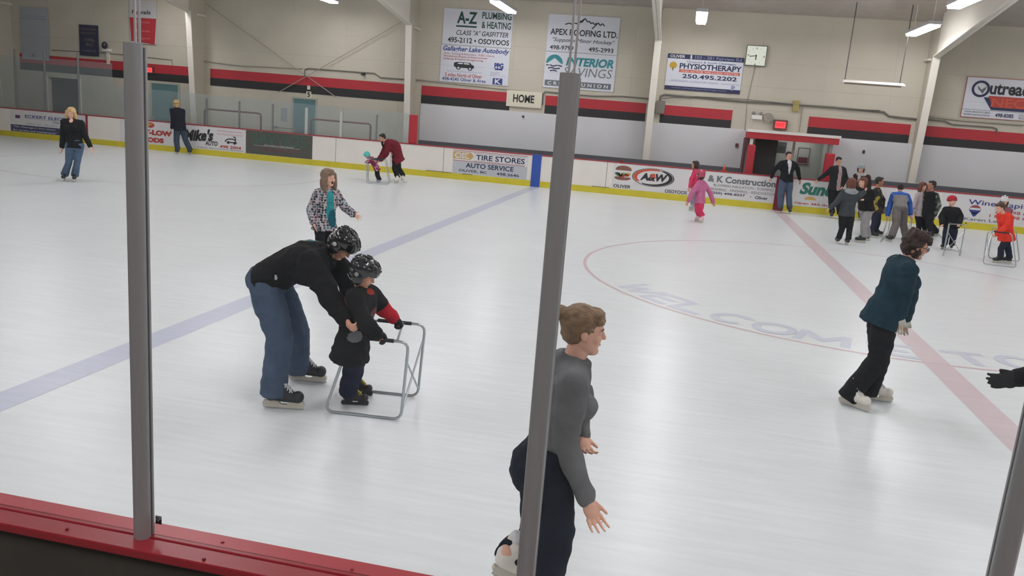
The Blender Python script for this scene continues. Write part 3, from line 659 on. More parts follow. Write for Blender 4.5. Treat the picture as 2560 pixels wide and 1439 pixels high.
for r in (.17, .1): MB().tube([V(p[0]+r*math.cos(a), YW-.02-(.12 if r < .15 else 0), p[2]+r*math.sin(a)) for a in np.linspace(0, 2*math.pi, 20)[:-1]], .008, 6, True).link('wire_ring', mat('grey_wire', '8d8b86', .4), o)
p = on_y(1951, 312, YW-.1)
S = Sign('exit_sign', 'glowing red exit sign above the red doorway', 'exit sign', YW-.01, p[0]-.17, p[0]+.17, p[2]-.11, p[2]+.11, emis('exit_red', 'ff5a60', 1.1), thick=.1, frame=(mat('exit_housing', '6e4038', .5), .05))
S.text('EXIT', .12, .88, .25, .75, emis('exit_letter', 'ff2a38', .9), .02)
p = on_y(377, 175, YW-.1)
S = Sign('exit_sign', 'small glowing red exit sign at the left beside the near left post', 'exit sign', YW-.01, p[0]-.22, p[0]+.07, p[2]-.09, p[2]+.09, emis('exit_red', 'ff5a60', 1.1), thick=.1, frame=(mat('exit_housing', '6e4038', .5), .03)); S.text('EXIT', .12, .88, .25, .75, emis('exit_letter', 'ff2a38', .9), .02)
wbox('junction_box', 'grey electrical box on the wall just right of the red marked column', 'box', 1651, 268, .3, .42, mat('box_grey', '7f7d74', .5), .14)
wbox('junction_box', 'yellow box above the conduits right of the clock', 'box', 1990, 265, .2, .36, mat('box_ochre', 'a89a5c', .6), .1)
wbox('horn', 'little dark horn on the wall below the HOME sign', 'horn', 1308, 291, .07, .07, mat('dark_plastic', '2c2c36', .4), .1)
wbox('wall_socket', 'little dark socket on the pale wall left of the red doorway', 'socket', 1842, 363, .1, .13, mat('dull_red_socket', '6a3c3c', .5))
wbox('wall_socket', 'little dark socket on the pale wall right of the red doorway', 'socket', 2159, 379, .07, .1, mat('dark_plastic', '2c2c36', .4))
wbox('notice', 'small grey notice behind the glass left of the teal numbered door', 'notice', 710, 286, .25, .5, mat('notice_grey', '9fa3a6', .6), .02)
wbox('spotlight', 'small dark spotlight on the conduit left of the red padded post', 'light', 908, 185, .1, .1, mat('dark_plastic', '2c2c36', .4), .15)
# conduits
M_CON = mat('conduit_grey', '77746d', .5); M_CONL = mat('conduit_cream', 'b4b0a2', .5)
def conduit(pts, lab, m=M_CON, r=.022, y=YW-.035):
    P = [on_y(a, b, y) for a, b in pts]; Q = []
    for A, B in zip(P[:-1], P[1:]): Q += [A+(B-A)*t for t in (0, .34, .67)]
    Q.append(P[-1]); tag(MB().tube(Q, r, 6).link('conduit', m, smooth=True), lab, 'pipe')
conduit([(505, 152), (600, 164), (756, 171)], 'thin conduit running from the left column to the bracing cross', M_CONL)
conduit([(762, 190), (762, 174), (770, 171), (936, 183), (952, 194), (1010, 198)], 'grey conduit running from the bracing cross to the next column')
conduit([(1036, 199), (1260, 222), (1357, 233)], 'cream conduit running under the two left signs to the HOME sign', M_CONL)
conduit([(1356, 262), (1357, 238), (1362, 229), (1480, 240), (1560, 241), (1622, 247)], 'grey conduit running from the HOME sign to the red marked column')
conduit([(1650, 258), (1652, 240), (1662, 236), (1860, 254), (2080, 268), (2210, 280), (2222, 290), (2292, 298)], 'thick bundle of grey cables below the clock', M_CON, .035)
conduit([(1655, 246), (1740, 241), (1860, 248), (2000, 262), (2120, 272), (2200, 276)], 'thin grey cable above the thick bundle below the clock', M_CON, .014, YW-.09)
conduit([(2312, 298), (2362, 303), (2380, 311), (2480, 318), (2492, 322), (2493, 334)], 'grey conduit below the neon sign', M_CON)
conduit([(2312, 290), (2400, 300), (2560, 312)], 'cream pipe just below the neon sign', M_CONL, .03)
conduit([(1888, 166), (1868, 250), (1862, 325)], 'thin wire hanging from the clock down the wall', M_CON, .008)
conduit([(2006, 268), (1998, 330)], 'thin wire down the wall right of the exit sign', M_CON, .01)
conduit([(130, 125), (250, 132), (310, 137), (430, 150), (432, 165)], 'thin conduit along the wall behind the near left post', M_CON, .012, YW-.016)
# hanging radiant heater
p0 = on_y(2103, 203, 27.6); p1 = on_y(2262, 213, 27.6); zc = (p0[2]+p1[2])/2
o = thing('radiant_heater', 'long white radiant heater hung on two rods right of the clock', 'heater', ((p0[0]+p1[0])/2, 27.6, zc))
b = MB(); x0, x1 = p0[0], p1[0]
b.add([(x0, 27.45, zc-.03), (x1, 27.45, zc-.03), (x1, 27.75, zc-.03), (x0, 27.75, zc-.03), (x0+.05, 27.55, zc+.05), (x1-.05, 27.55, zc+.05), (x1-.05, 27.65, zc+.05), (x0+.05, 27.65, zc+.05)], [(0,3,2,1),(4,5,6,7),(0,1,5,4),(1,2,6,5),(2,3,7,6),(3,0,4,7)])
b.link('reflector', M_WHITE, o); MB().tube([(x0+.1, 27.6, zc-.05), (x1-.1, 27.6, zc-.05)], .03, 8).link('burner_tube', mat('heater_tube', 'a79a86', .5), o)
for x in (x0+.1, x1-.15): MB().tube([(x, 27.6, zc+.05), (x, 27.6, ceil_z(27.6))], .014, 6).link('hanger_rod', mat('dark_rod', '4c4a46', .6), o)

# ------------------------------------------------------------------ advertisements on the boards
def bsign(label, xa, xb, m=None, v0=.21, v1=HB-.03):
    x0 = on_y(xa[0], xa[1], D)[0]; x1 = on_y(xb[0], xb[1], D)[0]
    return Sign('board_advertisement', label, 'advertisement', D-.001, x0, x1, v0, v1, m or mat('ad_white', 'cfcdce', .45, gain=1.22), thick=.006)
S = bsign('white ad with a purple square and a blue band, behind the blonde woman', (27, 305), (215, 320))
S.oval(.10, .68, .045, .1, INK('purple', '5c3a5c'), 'square_logo', .004, 45, 405, 4); S.text('ECKERT ELECTRIC', .20, .86, .66, .80, BL, .015); S.text('LTD.', .57, .66, .50, .6, BL, .01); S.rect(.20, .6, .62, .63, GY, 'rule'); S.text('Oliver  BC  498-3664', .22, .62, .37, .44, LB, 0)
S.rect(0, 1, .0, .31, mat('ad_blue_band', '44476a', .5)); S.text("\"The Okanagan's first choice", .03, .60, .17, .26, WH, .005, .2); S.text('for service and maintenance"', .03, .62, .03, .12, WH, .005, .2)
S = bsign('white ad with thick red letters, half behind the near left post', (300, 330), (436, 340))
S.text('BUY-LOW', .27, .96, .40, .64, RD, .07); S.text('FOODS', .32, .81, .08, .30, RD, .07); S.oval(.56, .84, .085, .12, OR, 'emblem'); S.oval(.56, .84, .04, .07, YE, 'emblem', .006); S.oval(.58, .79, .03, .05, INK('magenta', 'a23a6a'), 'emblem', .007)
S = bsign('white ad with a slanted dark name and a small tow truck', (438, 340), (614, 350))
S.text("Mike's", .13, .55, .28, .80, BK, .05, .25, tilt=.10); S.text('AUTO', .43, .61, .18, .38, BK, .03, .2); S.text('498 2004', .64, .94, .12, .25, RD, .03); S.text('Collision Reconstruction Specialists', .32, .97, .03, .1, GY, .01)
S.text('ICBC Glass Express Facility', .60, .95, .82, .90, INK('pale_red', 'd08080'), 0); S.text('Free Courtesy Cars Service', .60, .96, .68, .76, INK('pale_red', 'd08080'), 0)
S.strokes([[(.72,.47),(.76,.54),(.83,.55),(.86,.50)], [(.74,.40),(.88,.40)], [(.86,.40),(.86,.62)], [(.86,.62),(.83,.66)], [(.72,.47),(.72,.40)]], .02, BK); S.oval(.76, .39, .022, .06, BK, 'wheel', .006); S.oval(.85, .38, .022, .06, BK, 'wheel', .006)
S = bsign('dark grey ad with thin green capitals, beside the pale boards', (615, 350), (781, 366), mat('ad_charcoal', '55554f', .5))
S.text('SAVVIOS', .10, .90, .45, .93, INK('dull_green', '3f6d5c'), -.004, .1); S.rect(.12, .82, .375, .385, WH, 'rule'); S.text('PASTA PIZZA  &  STEAK LOUNGE', .28, .72, .40, .45, WH, -.002); S.text('Family Restaurant', .20, .80, .14, .33, INK('dull_red', '8a4a4c'), 0, .3)
S = bsign('grey and white tire store ad with a yellow outlined logo, left of the blue stripe', (1132, 405), (1318, 425), mat('ad_grey', 'b4b7bd', .45, gain=1.2))
S.rect(0, 1, .52, 1, mat('ad_white', 'cfcdce', .45), 'upper_field', .002); S.poly([(0,.60),(0,.90),(.24,.90),(.28,.75),(.24,.60)], INK('tan', 'cfa86a'), 'logo_field', .003); S.text('OK', .02, .23, .63, .87, WH, .09); S.text('OK', .04, .21, .67, .83, INK('tan', 'cfa86a'), .0, lift=.008)
S.text('TIRE STORES', .31, .96, .62, .84, NV, .02); S.rect(0, 1, .935, .955, RD); S.rect(0, .96, .525, .545, RD); S.rect(.28, .97, .57, .58, BK); S.rect(.28, .97, .885, .895, BK)
S.text('AUTO SERVICE', .18, .82, .27, .47, NV, .02); S.text('OLIVER, BC', .09, .47, .07, .19, NV, .01); S.text('498.3646', .60, .90, .07, .19, NV, .01)
S = bsign('white ad with a red and black oval emblem and a burger picture', (1532, 440), (1722, 465))
S.ring(.53, .56, .275, .36, .262, .342, BK); S.ring(.53, .56, .255, .33, .24, .29, OR, 75, 215, .03, -.02); S.ring(.53, .56, .255, .33, .235, .29, BK, -120, 60, -.03, .02)
S.text('A&W', .36, .72, .42, .72, BK, .05, .2); S.text('&', .475, .575, .42, .72, OR, .06, .2, lift=.009); S.text('OLIVER', .02, .25, .04, .17, BK, .02); S.text('OSOYOOS', .70, .985, .02, .15, BK, .02)
BUN = INK('bun', '8f6152'); S.oval(.135, .78, .105, .15, BUN, 'burger_bun', .004, 0, 180); S.rect(.03, .24, .74, .785, BUN, 'burger_bun', .004); S.oval(.13, .43, .105, .085, BUN, 'burger_bun', .004, 180, 360); S.rect(.025, .235, .42, .47, BUN, 'burger_bun', .004)
for u, v, c in ((.06, .60, G), (.10, .56, YE), (.14, .6, INK('lettuce', '7f9a6a')), (.18, .55, RD), (.2, .61, YE), (.12, .51, RD), (.08, .52, INK('lettuce', '7f9a6a'))): S.oval(u, v, .035, .05, c, 'burger_filling')
S = bsign('white construction ad behind the two girls in pink', (1723, 465), (1948, 490))
S.text('& K Construction', .20, .945, .61, .87, GY, .035); S.text('BLOWING INSULATION - FORMING', .27, .93, .45, .55, GY, .0); S.text('FRAMING - FINISHING - RENOVATIONS', .24, .98, .28, .39, GY, .0); S.text('(250) 498-8227', .25, .63, .12, .24, NV, .02); S.text('•', .685, .70, .16, .19, NV, .02); S.text('Oliver', .74, .88, .10, .22, NV, .02)
S = bsign('white ad with slanted green letters, between the two standing men', (1984, 490), (2196, 515))
S.text('Sunda', .06, .55, .45, .92, INK('sun_green', '2f7a6a'), .05, .25); S.text('498', .42, .64, .22, .38, INK('slate', '4a5a66'), .03); S.text('Open 365 days a year!', .02, .70, .05, .15, RD, .02); S.oval(.20, .26, .07, .13, INK('sun', 'd8b060'), 'sun', .004, 0, 180)
S = bsign('white ad with one dark slanted letter, behind the boy bending in blue', (2200, 515), (2338, 535)); S.text('S', .35, .47, .50, .80, NV, .05, .2); S.rect(0, 1, 0, .27, mat('ad_slate', '5c6068', .5)); S.text('49', .72, .84, .06, .2, INK('mint', '7fb0a8'), .02)
S = bsign('white property ad with a small balloon emblem, behind the red beanie child', (2345, 540), (2610, 565))
S.text('Wine Capital', .26, .88, .60, .84, BL, .01); b0 = (.335, .50)
S.oval(.335, .48, .055, .16, BL, 'balloon'); S.oval(.335, .52, .052, .1, RD, 'balloon', .006, 20, 160); S.rect(.285, .385, .46, .54, WH, 'balloon', .007); S.poly([(.30,.36),(.37,.36),(.345,.22),(.325,.22)], BL, 'balloon')
S.text('250 498 6500', .52, .93, .42, .54, RD, .01); S.text('1 888 498 6500', .48, .93, .24, .36, RD, .01); S.text('Karen Le', .25, .56, .06, .17, GY, .01)

# ------------------------------------------------------------------ near boards, glass and posts
o = thing('near_boards', 'near rink boards with a glossy red double cap along the bottom left', 'rink boards', (-1, 2.05, 0))
MB().box((XL+.1, 2.035, 1.035), (12, YN, 1.07)).link('inner_cap', M_CAP, o, bevel=.004)
MB().box((XL+.1, 1.958, 1.040), (12, 2.0335, 1.068)).link('outer_cap', M_CAP, o, bevel=.005)
MB().box((XL+.1, 1.985, .1), (12, 2.0, 1.03)).link('outer_face', M_DK, o); MB().box((XL+.1, 2.09, -.02), (12, YN-.005, 1.035)).link('inner_face', M_BOARD, o)
for px, py in ((168, 1323), (510, 1398), (557, 1356), (880, 1425), (1120, 1445)):
    p = on_z(px, py, 1.068); MB().loft([(V(p[0], p[1], 1.064), V(.006,0,0), V(0,.006,0)), (V(p[0], p[1], 1.0735), V(.005,0,0), V(0,.005,0))], 10).link('screw', mat('dark_screw', '8c2832', .4), o)
POSTX = (-2.69, -1.489, -.295, .876)
PLAB = {-1.489: 'grey metal glass post rising from the near red cap at the left', -.295: 'grey metal glass post in front of the woman in grey', .876: 'dark grey metal glass post at the bottom right corner', -2.69: 'grey metal glass post beyond the left edge'}
for x in POSTX:
    o = thing('stanchion', PLAB[x], 'post', (x, 2.05, 1.0), 'posts of the near glass')
    n = 20; ring = [(x+.025*math.cos(t), 2.034+.025*math.sin(t)) for t in [math.pi*(1+i/n) for i in range(n+1)]]
    ring = ring+[(x+.025, 2.041), (x-.025, 2.041)]
    vs = [(a, b2, z) for z in (1.067, 2.53) for a, b2 in ring]; k = len(ring)
    MB().add(vs, [tuple(range(k))[::-1], tuple(range(k, 2*k))]+[(i, (i+1) % k, k+(i+1) % k, k+i) for i in range(k)]).link('tube', M_ALU, o)
    MB().box((x-.020, 2.041, 1.07), (x+.020, 2.050, 2.52)).link('glazing_gasket', mat('black_gasket', '2e302f', .6), o)
    MB().box((x-.025, 2.050, 1.07), (x+.025, 2.058, 2.52)).link('clamp_strip', M_ALU, o)
M_NG = glass('near_glass', (.985, .993, .99), .988)
NLAB = ['near clear glass pane left of the left post', 'near clear glass pane between the left and middle posts', 'near clear glass pane between the middle and right posts']
for i in range(3):
    o = thing('rink_glass', NLAB[i], 'glass pane', ((POSTX[i]+POSTX[i+1])/2, 2.053, 1.07), 'near glass panes')
    MB().box((POSTX[i]+.0205, 2.0505, 1.07), (POSTX[i+1]-.0205, 2.056, 2.53)).box((POSTX[i]+.006, 2.050, 2.53), (POSTX[i+1]-.006, 2.056, 3.1)).link('sheet', M_NG, o)
    MB().box((POSTX[i]+.004, 2.0498, 2.53), (POSTX[i]+.009, 2.0562, 3.1)).link('left_edge', mat('glass_edge', 'b9b6b4', .4), o); MB().box((POSTX[i+1]-.009, 2.0498, 2.53), (POSTX[i+1]-.004, 2.0562, 3.1)).link('right_edge', mat('glass_edge', 'b9b6b4', .4), o)
p = on_y(396, 1299, 2.049)
S = Sign('glass_label', 'small black square sticker on the glass beside the left post', 'sticker', 2.0498, p[0]-.0105, p[0]+.0105, p[2]-.014, p[2]+.013, mat('sticker_black', '2a2a2e', .5), thick=.0006)
S.strokes([[(.08,.62),(.3,.55),(.45,.38),(.7,.66),(.92,.66)]], .0008, WH, lift=.0003); S.rect(.06, .94, .86, .92, WH, 'white_line', .0003); S.rect(.3, .94, .74, .79, WH, 'white_line', .0003)

# ------------------------------------------------------------------ people
SK = mat('skin', 'c9977f', .5, spec=.35, var=.05, gain=1.15); SKL = mat('fair_skin', 'd6a892', .5, spec=.35, var=.05, gain=1.15); SKT = mat('tan_skin', 'a8765c', .5, spec=.35, var=.05, gain=1.1)
M_EYEW = mat('eye_white', 'd8d4cf', .3); M_IRIS = mat('iris', '2e2620', .2); M_LIP = mat('lips', 'b0655c', .45); M_MOUTH = mat('open_mouth', '4a1a1c', .5); M_BROW = mat('brow', '4a3a2c', .8)
def hairm(n, c): return mat('hair_'+n, c, .55, spec=.4, bump=.4, bscale=110, var=.3, vscale=30, gain=1.15)
H_BLOND, H_BROWN, H_LBROWN, H_DARK, H_AUB, H_BLACK = hairm('blond', 'c4a272'), hairm('brown', '4f3a2a'), hairm('light_brown', '7a6248'), hairm('dark_brown', '35241f'), hairm('auburn', '6a3c30'), hairm('black', '221e1e')
H_GIRL = hairm('ash_brown', '7a6452')
M_BOOT = mat('black_skate_leather', '22262b', .45, bump=.1); M_WBOOT = mat('white_skate_leather', 'd5d0c8', .45, gain=1.15); M_HOLD = mat('off_white_holder', 'bdb8ab', .45, gain=1.15); M_HOLDK = mat('black_holder', '1f2022', .4)
M_LACE = mat('white_lace', 'cfcfd2', .8, gain=1.1); M_LACEY = mat('yellow_lace', 'a89a32', .8, gain=1.1); M_PBOOT = mat('pink_white_boot', 'd6bcc0', .5, gain=1.1); M_BLBOOT = mat('lavender_boot', '8f92b8', .5)

class Head:
    def __init__(s, c, hh, yaw, pitch, roll=0.):
        F = -FH*math.cos(yaw)+RH*math.sin(yaw); R = np.cross(F, ZZ); p = pitch
        s.F = F*math.cos(p)-ZZ*math.sin(p); s.U = ZZ*math.cos(p)+F*math.sin(p); s.R = R; s.c = np.asarray(c); s.h = hh
        if roll:
            s.R, s.U = R*math.cos(roll)+s.U*math.sin(roll), s.U*math.cos(roll)-R*math.sin(roll)
    def P(s, x, y, z): return s.c+(s.R*x+s.F*y+s.U*z)*s.h
    def ell(s, mb, c, r, n=16, m=10): return mb.ell(s.P(*c), s.R*r[0]*s.h, s.F*r[1]*s.h, s.U*r[2]*s.h, n, m)

def face_parts(hd, body, near, mouth='closed', skin=SK):
    for sx in (-1, 1):
        b = MB(); hd.ell(b, (.145*sx, .318, .03), (.05, .037, .027) if near else (.04, .034, .022), 12, 8); b.link('eye', M_EYEW if near else M_IRIS, body, smooth=True)
        if near:
            b = MB(); hd.ell(b, (.147*sx, .346, .03), (.022, .013, .023), 10, 6); b.link('iris', M_IRIS, body, smooth=True)
            b = MB(); b.limb([hd.P(.07*sx, .372, .10), hd.P(.15*sx, .358, .118), hd.P(.22*sx, .318, .10)], [.011*hd.h]*3); b.link('eyebrow', M_BROW, body, smooth=True)
    b = MB()
    if mouth == 'open': hd.ell(b, (0, .345, -.26), (.075, .05, .09), 12, 8); b.link('mouth', M_MOUTH, body, smooth=True)
    else: hd.ell(b, (0, .335, -.235), (.085, .036, .022), 12, 6); b.link('mouth', M_LIP, body, smooth=True)

def hand(mb, wr, d, thumb, hl, pose='relaxed', infl=1.0):
    """palm, four unequal bent fingers and a thumb leaving the side of the palm"""
    d = nrm(d); w = nrm(thumb-d*(thumb@d)); n = np.cross(d, w)
    if pose in ('relaxed', 'grip') : n = -n if (n@(RH*0+ZZ*0)) > 0 else n
    rr = .048*hl*infl
    mb.ell(wr+d*.27*hl, d*.30*hl, w*.215*hl*infl, n*.105*hl*infl*infl)
    mb.cone(wr-d*.06*hl, wr+d*.2*hl, .13*hl*infl, .15*hl*infl)
    curl = {'relaxed': .35, 'grip': 1.05, 'spread': .06, 'flat': .12}[pose]; fan = {'relaxed': .13, 'grip': .0, 'spread': .24, 'flat': .08}[pose]
    for i, L in enumerate((.43, .48, .45, .36)):
        o = (1.5-i)/1.5; base = wr+d*.48*hl+w*o*.18*hl; dd = nrm(d+w*o*fan); a = 0.; P = [base]; R = [rr]
        for k, sg in enumerate((.44, .32, .24)):
            a += curl*(1, 1.05, .8)[k]; q = dd*math.cos(a)+n*math.sin(a); P.append(P[-1]+q*L*sg*hl); R.append(rr*(1-.10*(k+1)))
        mb.limb(P, R)
    ta = {'relaxed': .5, 'grip': .55, 'spread': 1.0, 'flat': .6}[pose]
    t0 = wr+d*.12*hl+w*.15*hl; q = nrm(d*math.cos(ta)+w*math.sin(ta)+n*.15); t1 = t0+q*.22*hl; q2 = nrm(q+d*.25+n*(.5 if pose == 'grip' else .1)); mb.limb([t0, t1, t1+q2*.2*hl], [rr*1.25, rr*1.1, rr*.9])

def skate(parent, heel, toe, H, m, hold, lace=M_LACE, near=False, vox=.008, tall=1.0, up=None):
    """boot with its blade holder, blade and laces; heel and toe are on the ice"""
    f = nrm(toe-heel); s = np.cross(f, ZZ); L = .158*H+.02; A = np.array([heel[0], heel[1], heel[2]]); k = L/.28
    P = lambda x, y, z: A+f*x*L+s*y*L+ZZ*z*k
    b = MB()
    b.limb([P(.14, 0, .105), P(.5, 0, .095), P(.84, 0, .092)], [.042*k, .040*k, .038*k]); b.ell(P(.86, 0, .098), f*.16*L, s*.16*L, ZZ*.046*k); b.ell(P(.16, 0, .115), f*.16*L, s*.135*L, ZZ*.06*k)
    b.ell(P(.5, 0, .11), f*.3*L, s*.145*L, ZZ*.05*k)
    up = ZZ if up is None else nrm(nrm(up)+ZZ*.7); q0 = P(.2, 0, .13); b.limb([q0, q0+up*.05*k, q0+up*.10*k*tall], [.048*k, .045*k, .043*k])
    b.limb([P(.58, 0, .125), P(.36, 0, .18)], [.036*k, .042*k])
    o = solid(b, 'skate', m, parent, vox, 3)
    b = MB(); y = .05
    prof = [(-.02,.062),(.34,.066),(.42,.038),(.58,.038),(.64,.062),(1.0,.066),(1.04,.045),(1.0,.016),(-.02,.016),(-.06,.04)]
    vs = [P(x, -y, z) for x, z in prof]+[P(x, y, z) for x, z in prof]; n = len(prof)
    b.add(vs, [tuple(range(n)), tuple(range(2*n-1, n-1, -1))]+[(i, n+i, n+(i+1) % n, (i+1) % n) for i in range(n)]); b.link('blade_holder', hold, o)
    prof = [(-.04,.020),(1.02,.020),(1.05,.012),(.98,.002),(.9,.0),(.08,.0),(-.01,.003),(-.06,.012)]; y = .008
    b = MB(); vs = [P(x, -y, z) for x, z in prof]+[P(x, y, z) for x, z in prof]; n = len(prof)
    b.add(vs, [tuple(range(n)), tuple(range(2*n-1, n-1, -1))]+[(i, n+i, n+(i+1) % n, (i+1) % n) for i in range(n)]); b.link('blade', M_BLADE, o)
    if near:
        b = MB()
        for i in range(6):
            t = i/5; c = P(.66-.30*t, 0, .150+.085*t); e = .10*L
            b.tube([c+s*e-ZZ*.012*k, c+ZZ*.010*k, c-s*e-ZZ*.012*k+f*.01], .0055, 6); b.tube([c-s*e-ZZ*.012*k, c+ZZ*.012*k, c+s*e-ZZ*.012*k+f*.02], .0045, 6)
        b.ell(P(.36, 0, .235), f*.10*L, s*.10*L, ZZ*.045*k); b.link('laces', lace, o, smooth=True)
    return o

def person(label, H, yaw, head, neck, pelvis, R, L, RL, LL, hyaw=None, pitch=0., roll=0., hh=None, skin=SK, near=False, vox=None, depth=None,
           jacket=None, pants=None, boots=(M_BOOT, M_HOLD), hair=None, hat=None, gloves=None, mouth='closed', pose=('relaxed', 'relaxed'), bust=0., build=1., collar=True, doff=(0, 0, 0),
           lace=M_LACE, group=None, extra=None):
    """joints are where the photo shows them; R and L are the person's own right and left"""
    yaw = math.radians(yaw); hyaw = yaw if hyaw is None else math.radians(hyaw); vox = vox or (.0075 if near else .012)
    hh = hh or (.135*H if H > 1.5 else .165*H)
    gnd = lambda p: on_z(p[0], p[1], p[2] if len(p) > 2 else 0.)
    heels = [gnd(RL[1]), gnd(LL[1])]; toes = [gnd(RL[2]), gnd(LL[2])]
    d0 = depth or sum(depth_of(p) for p in heels+toes)/4
    pv = at_d(*pelvis, d0+doff[0]); nk = at_d(*neck, d0+doff[1]); hc = at_d(*head, d0+doff[2])
    base = (heels[0]+heels[1])/2; base[2] = 0
    o = thing('person', label, 'person', tuple(base), group)
    F = -FH*math.cos(yaw)+RH*math.sin(yaw); Rv = np.cross(F, ZZ); S = nrm(nk-pv); fw = nrm(np.cross(S, Rv)); tl = np.linalg.norm(nk-pv)
    sw, hw = .108*H*build, .052*H
    sh = [nk-S*.035*H+Rv*sw, nk-S*.035*H-Rv*sw]; hp = [pv+Rv*hw, pv-Rv*hw]
    def jt(p, dref): return at_d(p[0], p[1], (d0+p[2]) if len(p) > 2 else dref)
    el = []; hn = []
    for i, A in enumerate((R, L)):
        e = jt(A[0], depth_of(sh[i])); el.append(e); hn.append(jt(A[1], depth_of(e)))
    an = []; kn = []
    for i, A in enumerate((RL, LL)):
        f = nrm(toes[i]-heels[i]); toes[i] = heels[i]+f*.2; a = heels[i]+f*.20*(.158*H+.02)+ZZ*.13*(H/1.7+.15); an.append(a)
        kn.append(jt(A[0], (depth_of(hp[i])+depth_of(a))/2))
    hd = Head(hc, hh, hyaw, math.radians(pitch), math.radians(roll))
    # ---- body, one continuous surface
    B = MB(); q = .93
    sec = [(-.10, .075, .060), (.0, .092, .066), (.25, .084, .060), (.45, .078, .056), (.72, .093, .062), (.9, .088, .05), (1.0, .045, .04)]
    B.loft([(pv+S*t*tl, Rv*a*H*q*build, fw*b2*H*q*build) for t, a, b2 in sec])
    B.limb([nk-S*.02*H, hd.P(0, -.06, -.30)], [.036*H, .031*H])
    hd.ell(B, (0, -.04, .12), (.335, .41, .38)); hd.ell(B, (0, .06, -.16), (.27, .31, .30)); hd.ell(B, (0, .21, -.385), (.14, .15, .10))
    hd.ell(B, (0, .30, .08), (.21, .09, .07)); hd.ell(B, (.14, .25, -.12), (.12, .1, .1)); hd.ell(B, (-.14, .25, -.12), (.12, .1, .1))
    B.limb([hd.P(0, .355, .06), hd.P(0, .415, -.085)], [.03*hh, .05*hh])
    for sx in (-1, 1): hd.ell(B, (.34*sx, -.02, -.03), (.035, .075, .11), 10, 6)
    rs = (.031*H, .026*H, .019*H)
    for i, side in ((0, 1), (1, -1)):
        B.limb([sh[i], el[i], hn[i]], rs)
        th = fw if abs(nrm(hn[i]-el[i])@fw) < .9 else S
        pz = pose[i]; dirn = hn[i]-el[i]
        if isinstance(pz, tuple): pz, dirn, th = pz[0], np.asarray(pz[1]), np.asarray(pz[2])
        hand(B, hn[i], dirn, th, .108*H*(.86 if gloves and gloves[i] else 1) if H > 1.5 else .115*H*(.86 if gloves and gloves[i] else 1), pz)
        B.limb([hp[i], kn[i], an[i]], (.052*H, .036*H, .026*H))
        f = nrm(toes[i]-heels[i]); B.limb([an[i]-ZZ*.03, an[i]+f*.07*H-ZZ*.035], [.020*H, .015*H])
    body = solid(B, 'body', skin, o, min(vox, .005) if near else .009, 3)
    face_parts(hd, body, near, mouth, skin)
    # ---- trousers
    if pants:
        pm, rk, ra = pants['m'], pants.get('knee', .047)*H, pants.get('ankle', .042)*H
        B = MB(); B.loft([(pv+S*.22*tl, Rv*.098*H*build, fw*.073*H*build), (pv, Rv*.106*H*build, fw*.080*H*build), (pv-ZZ*.05*H, Rv*.098*H, F*.074*H)])
        if pants.get('seat'): B.ell(pv-fw*.035*H-ZZ*.02*H, Rv*.092*H*pants['seat'], fw*.065*H*pants['seat'], S*.08*H)
        for i in (0, 1):
            low = an[i]+ZZ*pants.get('hem', -.01)*H; mid = kn[i]*.45+low*.55
            B.limb([hp[i]-ZZ*.01, hp[i]*.5+kn[i]*.5, kn[i], mid], (.066*H, pants.get('thigh', .063)*H, rk, (rk+ra)/2)); B.cone(mid, low, (rk+ra)/2, ra, 18)
        solid(B, 'trousers', pm, o, vox, 3, wrinkle=(.009 if near else .005, 8), paint=pants.get('paint'))
    # ---- jacket
    if jacket:
        J = jacket; g = J.get('fat', 1.0)*build; hem = J.get('hem', .06)*H; fl = J.get('flare', 1.0)
        dn = nrm(-S*.9-ZZ*.1); B = MB()
        secs = [(pv+dn*hem, Rv*.108*H*g*fl, fw*.083*H*g*fl), (pv+dn*hem*.4, Rv*.110*H*g*(fl*.5+.5), fw*.082*H*g*(fl*.5+.5))]
        for t, a, b2 in ((.25, .098, .072), (.48, J.get('waist', .096), J.get('waist', .096)*.76), (.74, .110, .079), (.92, .104, .064), (1.0, .062, .054)):
            bow = J.get('hump', 0.)*math.sin(math.pi*min(1, max(0, t)))*H
            secs.append((pv+S*t*tl-fw*bow, Rv*a*H*g, fw*b2*H*g))
        B.loft(secs, 24)
        if bust:
            for sx in (-1, 1): B.ell(pv+S*.66*tl+fw*.055*H+Rv*sx*.045*H, Rv*.05*H*bust, fw*.048*H*bust, S*.052*H*bust)
        sl = J.get('sleeve', (.044, .038, .029)); ct = J.get('cut', .06)
        for i in (0, 1):
            e2 = hn[i]+(el[i]-hn[i])*ct
            B.limb([sh[i], el[i], e2], [r*H for r in sl]); B.cone(nk-S*.02*H, sh[i], .05*H, sl[0]*H); B.cone(pv+S*.72*tl, sh[i], .075*H*g, sl[0]*.98*H); B.cone(pv+S*.6*tl+(sh[i]-nk)*.55, sh[i]*.6+el[i]*.4, .05*H*g, sl[0]*.9*H)
        if collar: B.cone(nk-S*.03*H, nk+S*.022*H+fw*.006*H, .056*H, .046*H)
        if J.get('hood'):
            hq = nk-fw*.05*H-S*.005*H; B.ell(hq, Rv*.078*H, fw*.042*H, S*.045*H)
        pt = [(m2, pv+S*t*tl+Rv*x*H+fw*y*H, np.array(r)*H) for m2, t, x, y, r in J.get('paint', [])]
        for m2, i, t, r in J.get('arm_paint', []):
            c = (sh[i]+(el[i]-sh[i])*t*2 if t < .5 else el[i]+(hn[i]-el[i])*(t-.5)*2); pt.append((m2, c, np.array([r]*3)*H))
        solid(B, J.get('name', 'jacket'), J['m'], o, vox, 6, wrinkle=(J.get('wr', .006)*1.6 if near else .006, J.get('ws', 7)), paint=pt or None)
    for i in (0, 1):
        if boots: skate(o, heels[i], toes[i], H, boots[0], boots[1], lace, near, min(vox, .009), up=kn[i]-an[i])
